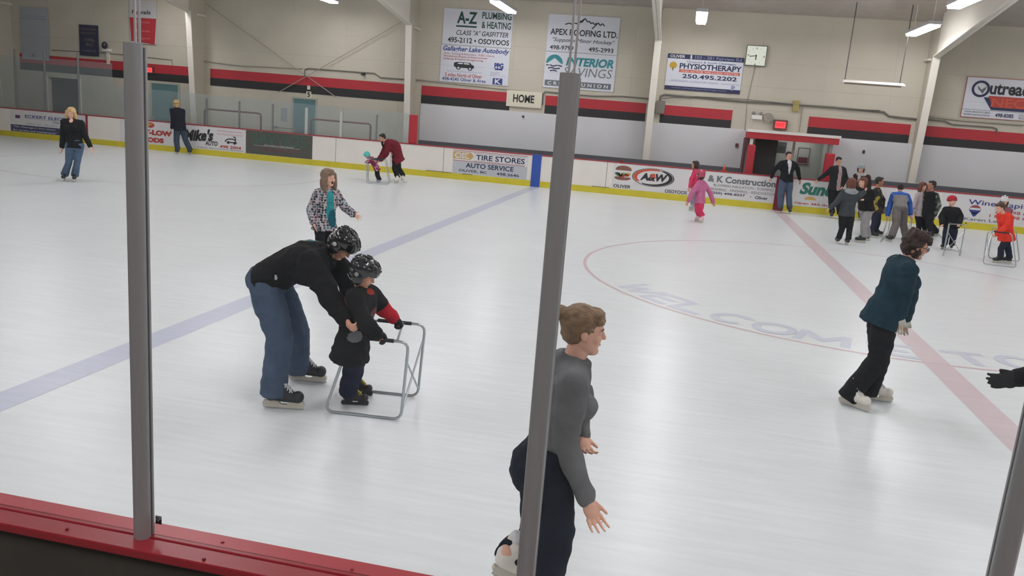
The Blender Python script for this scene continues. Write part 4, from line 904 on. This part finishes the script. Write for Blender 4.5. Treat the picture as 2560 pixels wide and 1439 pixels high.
    if gloves:
        for i in (0, 1):
            if gloves[i] is None: continue
            B = MB(); th = fw if abs(nrm(hn[i]-el[i])@fw) < .9 else S; pz = pose[i]; dirn = hn[i]-el[i]
            if isinstance(pz, tuple): pz, dirn, th = pz[0], np.asarray(pz[1]), np.asarray(pz[2])
            hand(B, hn[i]-nrm(dirn)*.003*H, dirn, th, .121*H if H > 1.5 else .129*H, pz, 1.4); B.cone(hn[i]+(el[i]-hn[i])*.16, hn[i], .028*H, .025*H)
            solid(B, 'glove', gloves[i], o, min(vox, .007), 2)
    # ---- hair and head gear
    if hair:
        st, hm = hair; B = MB(); W = lambda *p: hd.P(*p)
        if st != 'none':
            hd.ell(B, (0, -.11, .16), (.385, .41, .385)); 
        if st in ('short', 'fringe', 'long', 'bun', 'ponytail', 'bob'): hd.ell(B, (0, .16, .36), (.26, .21, .14))
        if st == 'short': hd.ell(B, (0, -.2, -.05), (.34, .27, .22))
        if st in ('fringe', 'bob', 'long', 'bun'): hd.ell(B, (0, .24, .25), (.27, .15, .11))
        if st == 'bob':
            hd.ell(B, (0, -.17, -.14), (.39, .33, .38))
            for sx in (-1, 1): B.limb([W(.3*sx, .1, .2), W(.37*sx, .04, -.1), W(.33*sx, .06, -.42)], [.12*hh, .12*hh, .09*hh])
        if st == 'long':
            hd.ell(B, (0, -.19, -.30), (.42, .29, .52)); hd.ell(B, (0, .26, .22), (.29, .12, .13))
            for sx in (-1, 1): B.limb([W(.29*sx, .17, .2), W(.36*sx, .12, -.1), W(.38*sx, .08, -.42), W(.37*sx, .06, -.78)], [.12*hh, .13*hh, .145*hh, .10*hh])
        if st == 'bun': hd.ell(B, (0, -.2, -.06), (.33, .27, .25)); hd.ell(B, (0, -.54, .30), (.17, .16, .16)); B.limb([W(0, -.42, .26), W(0, -.62, .22), W(0, -.7, .12)], [.1*hh, .09*hh, .05*hh])
        if st == 'ponytail': hd.ell(B, (0, -.2, -.06), (.33, .27, .25)); hd.ell(B, (.30, -.2, -.28), (.16, .18, .2)); B.limb([W(.32, -.1, -.3), W(.36, .12, -.6), W(.30, .22, -1.0), W(.25, .22, -1.35)], [.17*hh, .17*hh, .14*hh, .06*hh])
        if st == 'curly':
            for i in range(90):
                a = random.uniform(0, 2*math.pi); z = random.uniform(-.45, .55); y = math.sin(a)*.46*math.sqrt(max(.05, 1-(z-.1)**2/.32)); x = math.cos(a)*.42*math.sqrt(max(.05, 1-(z-.1)**2/.32))
                if y > .18 and z < .22: continue
                hd.ell(B, (x, y-.08, z+.05), (.13, .13, .13), 8, 6)
            hd.ell(B, (0, .22, .38), (.28, .2, .13))
        solid(B, 'hair', hm, o, min(vox, .008), 2, wrinkle=(.004, 30))
    if hat:
        kind, hm = hat[0], hat[1]; B = MB()
        if kind == 'helmet':
            hd.ell(B, (0, -.03, .17), (.44, .52, .42), 24, 14); hd.ell(B, (0, -.16, -.03), (.43, .38, .34), 20, 12)
            for sx in (-1, 1): hd.ell(B, (.40*sx, -.02, -.12), (.075, .2, .22)); 
            for sx in (-.2, 0, .2):
                for j in range(9):
                    a = math.radians(20+j*16); hd.ell(B, (sx, -.03+.5*math.cos(a), .17+.42*math.sin(a)*math.sqrt(1-(sx/.44)**2)), (.055, .07, .05), 8, 6)
            hd.ell(B, (0, .42, .20), (.26, .09, .07))
            # clear the face opening
            hl = solid(B, 'helmet', hm, o, min(vox, .008), 2)
            me = hl.data; bm = bmesh.new(); bm.from_mesh(me); org = root_loc(o); kill = []
            for f in bm.faces:
                v = (np.array(f.calc_center_median())+org-hd.c)/hh; x, y, z = v@hd.R, v@hd.F, v@hd.U
                if (y > .12 and z < .12 and abs(x) < .36) or z < -.36: kill.append(f)
            bmesh.ops.delete(bm, geom=kill, context='FACES'); bm.to_mesh(me); bm.free()
            sd = hl.modifiers.new('thick', 'SOLIDIFY'); sd.thickness = .012; sd.offset = -1
            b = MB(); b.tube([hd.P(.38, .02, -.28), hd.P(.25, .16, -.46), hd.P(0, .24, -.52), hd.P(-.25, .16, -.46), hd.P(-.38, .02, -.28)], .006, 6); b.link('chin_strap', M_DK, hl)
            if len(hat) > 2:
                b = MB(); 
                for sx in (-1, 1): hd.ell(b, (.47*sx, -.10, .02), (.02, .075, .075), 14, 8)
                b.link('ear_disc', hat[2], hl, smooth=True)
                b = MB()
                for sx in (-.31, -.10, .10, .31):
                    for a0 in (40, 85, 125):
                        pts = []
                        for j in range(4):
                            a = math.radians(a0+j*7); r = math.sqrt(1-(sx/.47)**2); pts.append(hd.P(sx, -.03+.555*math.cos(a)*r, .17+.455*math.sin(a)*r))
                        b.tube(pts, .006 if near else .008, 6)
                b.link('vent_slots', M_HOLDK, hl)
        if kind == 'beanie':
            hd.ell(B, (0, -.06, .24), (.43, .48, .36), 20, 12); hd.ell(B, (0, -.12, .05), (.42, .42, .16))
            bn = solid(B, 'beanie', hm, o, .008, 2); b = MB(); n = 22
            b.tube([hd.P(.42*math.cos(2*math.pi*i/n), -.05+.46*math.sin(2*math.pi*i/n), .13+.05*math.sin(2*math.pi*i/n)) for i in range(n)], .055*hh, 8, True); b.link('ribbed_brim', hm, bn, smooth=True)
            if len(hat) > 2:
                b = MB(); hd.ell(b, (0, -.1, .68), (.14, .14, .13)); b.link('pompom', hat[2], bn, smooth=True)
                for sx in (-1, 1): b = MB(); hd.ell(b, (.25*sx, -.05, .58), (.1, .05, .12)); b.link('ear_flap', hat[2], bn, smooth=True)
        if kind == 'straw':
            B.loft([(hd.P(0, -.03, .22), hd.R*.75*hh, hd.F*.85*hh), (hd.P(0, -.03, .27), hd.R*.72*hh, hd.F*.82*hh), (hd.P(0, -.03, .30), hd.R*.42*hh, hd.F*.48*hh), (hd.P(0, -.03, .58), hd.R*.34*hh, hd.F*.38*hh), (hd.P(0, -.03, .66), hd.R*.24*hh, hd.F*.26*hh)], 24)
            B.link('straw_hat', hm, o, smooth=True)
    J = dict(o=o, hd=hd, nk=nk, pv=pv, S=S, fw=fw, Rv=Rv, hn=hn, el=el, sh=sh, kn=kn, an=an, H=H, tl=tl, d0=d0, body=body, vox=vox)
    return J

# ---- skating frames
def frame(label, A, Bk, C, hgt=.72, top=.45, group='skating frames'):
    """A front foot, Bk back foot (near side), C front foot of the far side: on the ice"""
    A, Bk, C = on_z(*A), on_z(*Bk), on_z(*C); f = nrm(A-Bk); L = np.linalg.norm(A-Bk); s = C-A; r = .0115
    o = thing('skating_frame', label, 'skating frame', tuple((A+Bk+s)/2*np.array([1, 1, 0])), group)
    def bend(P, q, rad=.07):
        out = []
        for i in range(len(P)):
            p = P[i]; a, b2 = P[i-1], P[(i+1) % len(P)]; u, v = nrm(a-p), nrm(b2-p)
            for t in np.linspace(0, 1, 5): out.append((p+u*rad)*(1-t)**2+2*p*t*(1-t)+(p+v*rad)*t*t)
        return out
    for k in (0, 1):
        w = s*k; zt = ZZ*hgt
        P = [A+w+ZZ*r, A+w+f*.03+zt, Bk+w+f*(L-top)*.9+zt, Bk+w+ZZ*r]
        MB().tube(bend(P, 0), r, 10, True).link('side_loop', M_CHROME, o, smooth=True)
        MB().tube([Bk+w+f*(L-top)*.9+zt+f*.05, A+w-f*.085+zt], r*1.35, 10).link('grip', mat('black_rubber_grip', '25282a', .7), o, smooth=True)
    zt = ZZ*hgt
    MB().tube([A+zt-f*.06, A+s+zt-f*.16], r*.9, 8).link('cross_bar', M_CHROME, o)
    for a, b2 in ((.78, .12), (.12, .78)): MB().tube([A+ZZ*hgt*a+f*.02*a, A+s+ZZ*hgt*b2+f*.02*b2], r*.7, 8).link('brace', M_CHROME, o)
    return o

JEANS = cloth('blue_jeans', '48566a', 1.15, var=.15); JEANS2 = cloth('faded_jeans', '4f6278', 1.25); NAVYP = cloth('navy_trousers', '262b3a', 1.1); BLKP = cloth('black_trousers', '1f2023', 1.1); GREYP = cloth('grey_sweatpants', '8e8b8c', 1.2)
BLKJ = cloth('black_jacket', '1d1e20', 1.1); CHAR = cloth('charcoal_jacket', '2f3236', 1.1)
# ---- the bending man and the child in front of him
man = person('man bending over in black jacket, black helmet and blue jeans, holding the small child', 1.78, 82, (856, 612), (818, 640), (672, 700),
    [(822, 738, -.30), (862, 796, -.44)], [(872, 700, .10), (884, 775, .06)], [(700, 842), (662, 1018), (748, 1024)], [(742, 828), (728, 950), (802, 957)], hyaw=76, pitch=48, hh=.235, near=True, depth=6.3,
    jacket=dict(m=BLKJ, hem=.022, flare=.9, fat=1.12, hump=.022, sleeve=(.056, .050, .038), wr=.007, paint=[(mat('teal_print', '2c6a78', .8), .80, -.02, -.085, (.045, .03, .03)), (mat('lime_print', '7a8a3a', .8), .66, -.02, -.10, (.04, .03, .03)), (mat('white_tag', 'b8b8b8', .8), .30, .105, .0, (.006, .012, .012))]),
    pants=dict(m=JEANS, knee=.058, ankle=.056, thigh=.070, seat=1.05, hem=-.03), boots=(M_BOOT, M_HOLD), hair=('short', H_LBROWN), hat=('helmet', mat('glossy_black_shell', '1b1c1f', .18, spec=.6, coat=.6), mat('white_disc', 'c8c8c8', .4)), pose=('grip', 'grip'))
kid = person('small child in black and red jacket and black helmet, holding the steel frame', 1.16, 72, (908, 684), (908, 725), (880, 858),
    [(905, 800, -.16), (944, 833, -.17)], [(955, 768, .14), (986, 797, .22)], [(886, 905), (856, 1012), (920, 1015)], [(888, 895), (870, 985), (922, 990)], hyaw=84, pitch=24, hh=.228, near=True, depth=6.02,
    jacket=dict(m=cloth('black_child_jacket', '212224', 1.1), hem=.11, fat=1.32, flare=1.12, sleeve=(.062, .056, .044), wr=.007, cut=.1, paint=[(cloth('dark_red_panel', '6a1f24', 1.2), .72, .10, -.05, (.055, .055, .10)), (cloth('dark_red_panel', '6a1f24', 1.2), .60, -.02, .11, (.05, .05, .06)), (cloth('grey_panel', '66686a', 1.2), .26, .13, .10, (.08, .075, .05)), (cloth('orange_red_collar', '8a3428', 1.1), 1.0, 0, .03, (.06, .05, .022))],
                arm_paint=[(cloth('bright_red_sleeve', 'a3202c', 1.2), 1, .62, .075), (cloth('bright_red_sleeve', 'a3202c', 1.2), 1, .8, .07), (mat('white_cuff', 'c0c0c0', .8), 0, .93, .02)]),
    pants=dict(m=cloth('dark_navy_trousers', '23283a', 1.15), knee=.070, ankle=.062, thigh=.085, hem=.0), boots=(mat('dark_brown_skate', '2b2526', .45), M_HOLDK), lace=M_LACEY, hair=None,
    hat=('helmet', mat('black_shell', '222427', .22, spec=.6, coat=.5), mat('grey_disc', '8a8c8e', .4)), gloves=(mat('black_knit', '232426', .9), mat('black_knit', '232426', .9)), pose=('grip', 'grip'))
frame('steel skating frame held by the small child in front of the bending man', (1002, 1051), (812, 1030), (1044, 993), .64, .40)
# ---- girl in the spotted jacket
girl = person('girl with an open mouth in a black and white spotted jacket and teal shirt', 1.40, 40, (821, 444), (818, 475), (812, 560),
    [(776, 525, -.05), (784, 556, -.18)], [(862, 518), (884, 535, -.05)], [(800, 600), (796, 643), (812, 648)], [(822, 600), (820, 640), (836, 644)], hyaw=52, pitch=-4, hh=.268, skin=SKL, near=True, vox=.009, depth=12.5, mouth='open',
    jacket=dict(m=spots('spotted_fabric', 'a8a2a4', ('2c2c30', '3c3a40', '55505a', '7a5a66', '34343a', '4a6a74'), 26, .50), hem=.06, fat=1.16, flare=1.22, sleeve=(.05, .048, .042), hood=True, wr=.005,
                paint=[(cloth('teal_shirt', '2f8a8e', 1.2), .80, .0, .09, (.038, .05, .10)), (cloth('teal_shirt', '2f8a8e', 1.2), .45, -.01, .09, (.042, .06, .12)), (cloth('teal_dark', '1d5560', 1.2), .2, -.045, .09, (.05, .07, .10))]),
    pants=dict(m=BLKP, knee=.05, ankle=.045), boots=(M_WBOOT, M_HOLD), hair=('long', H_GIRL), pose=(('spread', -ZZ*.75+RH*.35-FH*.3, -RH*.2+ZZ*.2+FH*.6), ('spread', RH*.8-ZZ*.4-FH*.2, ZZ*.8+RH*.3)))
# ---- woman in grey behind the middle post
fg = person('woman in a grey jacket with brown hair tied up, skating behind the middle post', 1.64, 92, (1461, 826), (1432, 905), (1366, 1155),
    [(1412, 1105, -.12), (1468, 1248, -.22)], [(1440, 1040, .12), (1452, 1085, .02)], [(1394, 1330), (1290, 1665), (1440, 1680)], [(1338, 1340, .12), (1236, 1440, .24), (1300, 1462, .19)], hyaw=90, pitch=4, hh=.232, near=True, vox=.007, depth=3.68, bust=.85, skin=SKL,
    jacket=dict(m=cloth('grey_knit', '6b6d6f', 1.05, bs=160), hem=.015, fat=.92, waist=.082, sleeve=(.046, .038, .028), hood=False, wr=.005, cut=.04),
    pants=dict(m=cloth('midnight_jeans', '1b212c', 1.1), knee=.048, ankle=.042, thigh=.061, seat=1.1), boots=(M_WBOOT, M_HOLD), hair=('bun', H_LBROWN), pose=('relaxed', 'relaxed'))
# ---- woman in dark teal
teal = person('woman in a dark teal sweater and black trousers with white gloves, curly brown hair', 1.66, 84, (2292, 616), (2262, 652), (2206, 780),
    [(2258, 735, -.14), (2248, 785, -.13)], [(2275, 730, .18), (2262, 790, .18)], [(2196, 900), (2100, 1006), (2160, 1027)], [(2200, 893), (2150, 996), (2204, 1003)], hyaw=78, pitch=14, hh=.225, near=True, vox=.008, depth=7.3, bust=1.15,
    jacket=dict(m=cloth('dark_teal_knit', '1d3440', 1.15, bs=150), name='sweater', hem=.07, fat=1.08, waist=.088, flare=1.14, sleeve=(.050, .046, .040), wr=.006, cut=.02),
    pants=dict(m=BLKP, knee=.056, ankle=.054, thigh=.066, hem=-.05), boots=(M_WBOOT, M_HOLD), hair=('curly', H_DARK), gloves=(mat('white_wool', 'b9b8ac', .95, gain=1.15), mat('white_wool', 'b9b8ac', .95, gain=1.15)), pose=('relaxed', 'relaxed'))
b = MB(); hd = teal['hd']
for sx in (-1, 1): b.tube([hd.P(sx*.2+.085*math.cos(a), .40, .03+.07*math.sin(a)) for a in np.linspace(0, 2*math.pi, 12)[:-1]], .0035, 6, True); b.tube([hd.P(sx*.28, .38, .04), hd.P(sx*.36, -.02, .05)], .0035, 6)
b.link('glasses', M_DK, teal['o'])
# ---- skater leaving the picture on the right: only an arm in a black glove is in view
person('skater leaving at the right edge, only a stretched black gloved arm in view', 1.68, 92, (2812, 690), (2780, 760), (2740, 1010),
    [(2720, 820, -.15), (2860, 940, -.1)], [(2655, 922, .12), (2545, 944, .12)], [(2760, 1210), (2700, 1420), (2790, 1430)], [(2745, 1200), (2720, 1390), (2800, 1400)], hyaw=90, hh=.225, near=False, depth=5.0,
    jacket=dict(m=BLKJ, hem=.03, sleeve=(.048, .042, .036), cut=.0), pants=dict(m=BLKP), hair=('short', H_BROWN), gloves=(mat('black_knit', '232426', .9), mat('black_knit', '232426', .9)))
# ---- far left: blonde woman, person in straw hat
person('blonde woman in a black sweater and blue jeans skating towards the camera', 1.74, 8, (178, 283), (181, 300), (187, 362),
    [(158, 340), (155, 368)], [(210, 334), (226, 366)], [(172, 406), (163, 450), (152, 457)], [(193, 406), (188, 452), (182, 460)], pitch=10, hh=.26, bust=1.1, skin=SKL,
    jacket=dict(m=BLKJ, name='sweater', hem=.04, fat=1.02, waist=.10, sleeve=(.046, .040, .032), paint=[(SKL, .99, 0, .07, (.022, .05, .03))]), pants=dict(m=JEANS2, knee=.042, ankle=.050, thigh=.055), hair=('long', H_BLOND))
person('person in a straw hat and dark jacket skating along the boards, seen from behind', 1.74, -150, (441, 260), (443, 272), (450, 322),
    [(458, 298), (462, 318)], [(432, 297), (429, 321)], [(464, 350), (478, 386), (469, 384)], [(441, 352), (446, 385), (434, 382)], hh=.23, depth=29.5, jacket=dict(m=cloth('blue_black_jacket', '23252f', 1.1), hem=.04, fat=1.15), pants=dict(m=cloth('slate_jeans', '3c4654', 1.2), knee=.056, ankle=.05),
    hair=('bob', H_BLOND), hat=('straw', mat('straw', 'b59c66', .8, bump=.4, gain=1.1)))
# ---- maroon coat and toddler
person('woman in a maroon coat leaning over a toddler, long dark ponytail', 1.66, -78, (956, 344), (968, 352), (992, 395),
    [(955, 388, .22), (946, 400, .22)], [(966, 384, -.22), (952, 399, -.15)], [(997, 421), (1008, 449), (999, 453)], [(986, 420), (996, 456), (976, 459)], hyaw=-62, pitch=22, hh=.23,
    jacket=dict(m=cloth('maroon_wool', '6b1f2b', 1.2), name='coat', hem=.09, fat=1.42, flare=1.12, hump=.075, sleeve=(.056, .052, .044)), pants=dict(m=BLKP, knee=.048, ankle=.046, thigh=.064, seat=1.1, hem=.0), boots=(M_WBOOT, M_HOLD), hair=('ponytail', H_BLACK))
person('toddler in a teal helmet and maroon flowered jacket bending over a steel frame', .92, -86, (918, 388), (926, 393), (942, 421),
    [(922, 402, .12), (916, 405, .12)], [(926, 404, -.12), (920, 406, -.12)], [(943, 438), (949, 454), (936, 455)], [(944, 438), (951, 457), (938, 458)], pitch=38, hh=.19, jacket=dict(m=cells('flowered_maroon', ('7a2f48', '8a4058', 'c0909c', '6a2840', '7a2f48', 'a56a7c'), 26), hem=.09, fat=1.3, sleeve=(.06, .055, .045)),
    pants=dict(m=BLKP, knee=.07, ankle=.07, thigh=.08), boots=(M_BLBOOT, M_HOLD), hat=('helmet', mat('teal_shell', '48b0ae', .3, gain=1.15)), pose=('grip', 'grip'))
frame('small steel skating frame held by the toddler in the teal helmet', (917, 458), (973, 461), (921, 455), .72, .5)
# ---- pink girls
PINK = cloth('pale_pink_fleece', 'b8688c', 1.2); HOT = cloth('hot_pink', 'c8385e', 1.25)
person('girl in a rose helmet, pale pink jacket and hot pink trousers', 1.36, -125, (1751, 437), (1753, 453), (1750, 503),
    [(1775, 480), (1783, 505)], [(1730, 482), (1721, 502)], [(1749, 528), (1757, 556), (1740, 559)], [(1744, 526), (1748, 552), (1728, 554)], hh=.235, jacket=dict(m=PINK, hem=.035, fat=1.15, sleeve=(.05, .048, .042)), pants=dict(m=HOT, knee=.055, ankle=.05, thigh=.07, hem=.03),
    boots=(M_PBOOT, M_HOLD), hair=('bob', H_BROWN), hat=('helmet', mat('rose_shell', 'a8405a', .35, gain=1.15)))
person('dark haired girl in a hot pink top skating behind the girl in the helmet', 1.44, -100, (1738, 412), (1739, 426), (1738, 466),
    [(1737, 448), (1733, 468)], [(1728, 446), (1724, 468)], [(1736, 492), (1746, 522), (1734, 524)], [(1729, 492), (1734, 525), (1716, 526)], hh=.23, jacket=dict(m=HOT, name='top', hem=.04, fat=1.05), pants=dict(m=cloth('lilac_grey_trousers', '8a7a8a', 1.2), knee=.048, ankle=.044), boots=(mat('grey_white_boot', 'a9a9ae', .5), M_HOLD), hair=('bob', H_DARK))
# ---- men at the boards
person('man in open black jacket and jeans leaning on the boards at the red line', 1.86, 8, (1972, 389), (1970, 403), (1966, 450),
    [(1936, 424, .1), (1929, 443, .3)], [(1994, 421, .1), (1999, 448, .3)], [(1951, 487), (1950, 531), (1945, 539)], [(1972, 488), (1972, 533), (1979, 541)], hyaw=14, hh=.235, depth=25.6,
    jacket=dict(m=cloth('black_zip_jacket', '1c1e22', 1.1), hem=.03, fat=1.08, sleeve=(.044, .038, .03), paint=[(mat('white_shirt', 'c4c4c8', .8, gain=1.1), .98, 0, .07, (.038, .06, .05)), (mat('white_shirt', 'c4c4c8', .8), .82, 0, .08, (.030, .05, .055)), (mat('white_shirt', 'c4c4c8', .8), .66, 0, .085, (.022, .05, .07)), (mat('white_shirt', 'c4c4c8', .8), .5, 0, .085, (.012, .05, .05))]),
    pants=dict(m=JEANS, knee=.05, ankle=.046), hair=('short', H_BLACK), skin=SK)
person('man in an open dark jacket with one arm stretched along the boards', 1.83, 14, (2097, 402), (2095, 417), (2088, 470),
    [(2066, 434, .1), (2046, 449, .38)], [(2115, 444), (2105, 466, -.1)], [(2078, 503), (2079, 544), (2073, 551)], [(2096, 504), (2098, 546), (2098, 554)], pitch=12, hh=.23, depth=25.3,
    jacket=dict(m=cloth('dark_leather_jacket', '26282b', 1.1), hem=.04, fat=1.18, paint=[(cloth('pale_pink_shirt', 'a8908e', 1.1), .95, 0, .07, (.03, .06, .06)), (cloth('pale_pink_shirt', 'a8908e', 1.1), .65, 0, .08, (.034, .06, .10)), (cloth('pale_pink_shirt', 'a8908e', 1.1), .35, 0, .08, (.036, .06, .09)), (cloth('pale_pink_shirt', 'a8908e', 1.1), .1, 0, .08, (.036, .06, .08))]),
    pants=dict(m=BLKP, knee=.048, ankle=.044), hair=('short', H_BLACK))
sc = person('person in a pale grey beanie and brown coat with a white scarf, behind the children', 1.64, -24, (2153, 421), (2154, 436), (2160, 488),
    [(2142, 462), (2146, 482)], [(2174, 460), (2171, 484)], [(2153, 520), (2150, 548), (2145, 552)], [(2168, 520), (2168, 550), (2165, 555)], hyaw=-30, pitch=18, hh=.235, skin=SKL, depth=24.9,
    jacket=dict(m=cloth('brown_fleece_coat', '3c2d28', 1.2, bump=.9), name='coat', hem=.08, fat=1.25), pants=dict(m=BLKP), hair=('bob', H_BROWN), hat=('beanie', cloth('pale_grey_knit', '97a4a6', 1.2, bump=.8)))
b = MB(); nk, S, fw, Rv = sc['nk'], sc['S'], sc['fw'], sc['Rv']
b.tube([nk+S*.01+(Rv*math.cos(a)+fw*math.sin(a))*.11 for a in np.linspace(0, 2*math.pi, 16)[:-1]], .045, 8, True); b.limb([nk+fw*.12+Rv*.05, nk+fw*.14+Rv*.09-S*.2], [.045, .04]); b.link('scarf', cloth('white_scarf', 'a9a2a2', 1.2), sc['o'], smooth=True)
# ---- the group of children
HOODIE = cloth('grey_hoodie', '3d4347', 1.15); LHOOD = cloth('pale_hood', '8c8f92', 1.2)
person('child in a grey hoodie with pale hood and black trousers, back to the camera', 1.52, 178, (2129, 458), (2127, 476), (2117, 532),
    [(2148, 494), (2160, 480, .1)], [(2092, 505), (2076, 519)], [(2124, 572), (2120, 613), (2113, 609)], [(2105, 572), (2095, 610), (2089, 606)], hh=.24, jacket=dict(m=HOODIE, name='hoodie', hem=.05, fat=1.12, hood=True, sleeve=(.046, .044, .038), paint=[(LHOOD, 1.0, 0, -.06, (.11, .09, .05))]), pants=dict(m=BLKP, knee=.045, ankle=.042), boots=(M_BOOT, M_HOLD), hair=('bob', H_AUB))
person('child in a black hoodie and pale grey sweatpants, auburn hair', 1.52, -50, (2157, 456), (2162, 472), (2166, 520),
    [(2150, 494), (2148, 506)], [(2182, 496), (2160, 499, -.16)], [(2164, 562), (2173, 602), (2152, 600)], [(2160, 562), (2163, 607), (2137, 605)], hh=.24, skin=SKL, jacket=dict(m=BLKJ, name='hoodie', hem=.03, fat=1.22, hood=True), pants=dict(m=GREYP, knee=.058, ankle=.055, thigh=.07), hair=('bob', H_AUB))
person('boy in a black and yellow jacket and dark jeans looking to the right', 1.52, 62, (2199, 454), (2192, 472), (2192, 526),
    [(2190, 500), (2184, 520)], [(2208, 500), (2206, 522)], [(2186, 560), (2168, 592), (2184, 594)], [(2194, 558), (2180, 587), (2194, 589)], hyaw=70, hh=.235, skin=SKT, jacket=dict(m=cells('black_yellow_fabric', ('25252a', '2c2c2c', '8a7a36', '25252a', '3a382c', '9c8a44'), 9), hem=.04, fat=1.12), pants=dict(m=NAVYP, knee=.048, ankle=.044), hair=('short', H_BLACK))
person('boy in a blue and grey sweatshirt bending over a steel frame, back to the camera', 1.50, 165, (2251, 470), (2250, 484), (2251, 520),
    [(2274, 505), (2276, 535, .15)], [(2226, 508), (2219, 538, .15)], [(2258, 558), (2262, 598), (2256, 594)], [(2240, 560), (2229, 605), (2219, 602)], pitch=20, hh=.215, doff=(0, .30, .42), jacket=dict(m=cloth('grey_sweatshirt', '7c7a7a', 1.15), name='sweatshirt', hem=.03, fat=1.12, sleeve=(.046, .044, .038), paint=[(cloth('blue_yoke', '2f55a0', 1.2), 1.0, 0, -.02, (.14, .12, .075))],
    arm_paint=[(cloth('blue_yoke', '2f55a0', 1.2), i, t, .075) for i in (0, 1) for t in (.2, .4, .6, .8, .95)]), pants=dict(m=cloth('brown_grey_trousers', '66605f', 1.2), knee=.062, ankle=.058, thigh=.072, seat=1.1), hair=('short', H_BLACK))
frame('steel skating frame in front of the boy bending in blue and grey', (2274, 584), (2262, 610), (2220, 580), .72, .4)
person('girl with long reddish hair in a pale pink jacket, turned to the boy beside her', 1.50, 22, (2307, 466), (2306, 482), (2302, 532),
    [(2287, 510), (2284, 532)], [(2320, 510), (2314, 530)], [(2297, 556), (2295, 585), (2292, 589)], [(2309, 556), (2311, 586), (2309, 590)], hh=.235, skin=SKL, jacket=dict(m=cloth('pale_pink_jacket', 'b3a6a8', 1.15), hem=.06, fat=1.1), pants=dict(m=BLKP), hair=('long', H_AUB))
person('dark haired boy in a black vest with camouflage sleeves, facing left', 1.54, -66, (2329, 463), (2328, 481), (2321, 535),
    [(2312, 510), (2312, 533)], [(2348, 512), (2337, 540)], [(2328, 562), (2345, 590), (2330, 588)], [(2322, 562), (2333, 597), (2314, 596)], hyaw=-80, hh=.24, skin=SKT, jacket=dict(m=cells('camouflage', ('4a5048', '35393a', '7a7d76', '2c2f2f', '5c6258'), 14), hem=.04, fat=1.15, paint=[(BLKJ, t, 0, 0, (.105, .14, .10)) for t in (.0, .25, .5, .75, .9)]), pants=dict(m=BLKP, knee=.05, ankle=.045), hair=('short', H_BLACK))
frame('steel skating frame standing by the boy with camouflage sleeves', (2302, 578), (2318, 600), (2345, 584), .72, .4)
person('small child in a red beanie and black jacket behind a steel frame, facing the camera', 1.33, 4, (2380, 503), (2379, 520), (2378, 562),
    [(2354, 542), (2355, 561, -.25)], [(2402, 542), (2398, 561, -.25)], [(2364, 592), (2361, 621), (2342, 624)], [(2383, 594), (2377, 622), (2377, 632)], hh=.24, skin=SKL, jacket=dict(m=BLKJ, hem=.05, fat=1.3, sleeve=(.058, .054, .044)), pants=dict(m=NAVYP, knee=.055, ankle=.05, thigh=.07), hat=('beanie', cloth('red_knit', 'a8303c', 1.2, bump=.8)), hair=None, pose=('grip', 'grip'))
frame('steel skating frame in front of the small child in the red beanie', (2399, 640), (2402, 622), (2357, 640), .72, .42)
person('boy in a bright orange hooded jacket looking down at his steel frame', 1.34, -80, (2500, 519), (2512, 536), (2516, 592),
    [(2508, 568, .18), (2494, 584, .2)], [(2518, 566, -.18), (2492, 585, -.16)], [(2520, 622), (2528, 659), (2515, 657)], [(2503, 620), (2503, 657), (2480, 656)], pitch=26, hh=.225, skin=SKL, jacket=dict(m=cloth('bright_orange_shell', 'd2382a', 1.25), hem=.05, fat=1.3, hood=True, flare=1.1, sleeve=(.06, .056, .046)), pants=dict(m=NAVYP, knee=.05, ankle=.046, thigh=.062), hair=('short', H_BROWN), pose=('grip', 'grip'))
frame('steel skating frame held by the boy in the orange jacket', (2457, 660), (2540, 670), (2470, 645), .72, .4)
person('child in a fluffy white hat standing behind the boy in the orange jacket', 1.22, -20, (2510, 505), (2512, 520), (2514, 560),
    [(2502, 540), (2503, 556)], [(2524, 540), (2524, 556)], [(2509, 588), (2508, 614), (2505, 618)], [(2519, 588), (2520, 615), (2518, 619)], hh=.225, skin=SKL, jacket=dict(m=cloth('dull_pink_jacket', '8a5a66', 1.1), hem=.05, fat=1.2), pants=dict(m=NAVYP), hair=('bob', H_BROWN), hat=('beanie', mat('white_fleece', 'd0d0d2', .95, bump=1., gain=1.15), mat('white_fleece', 'd0d0d2', .95)))
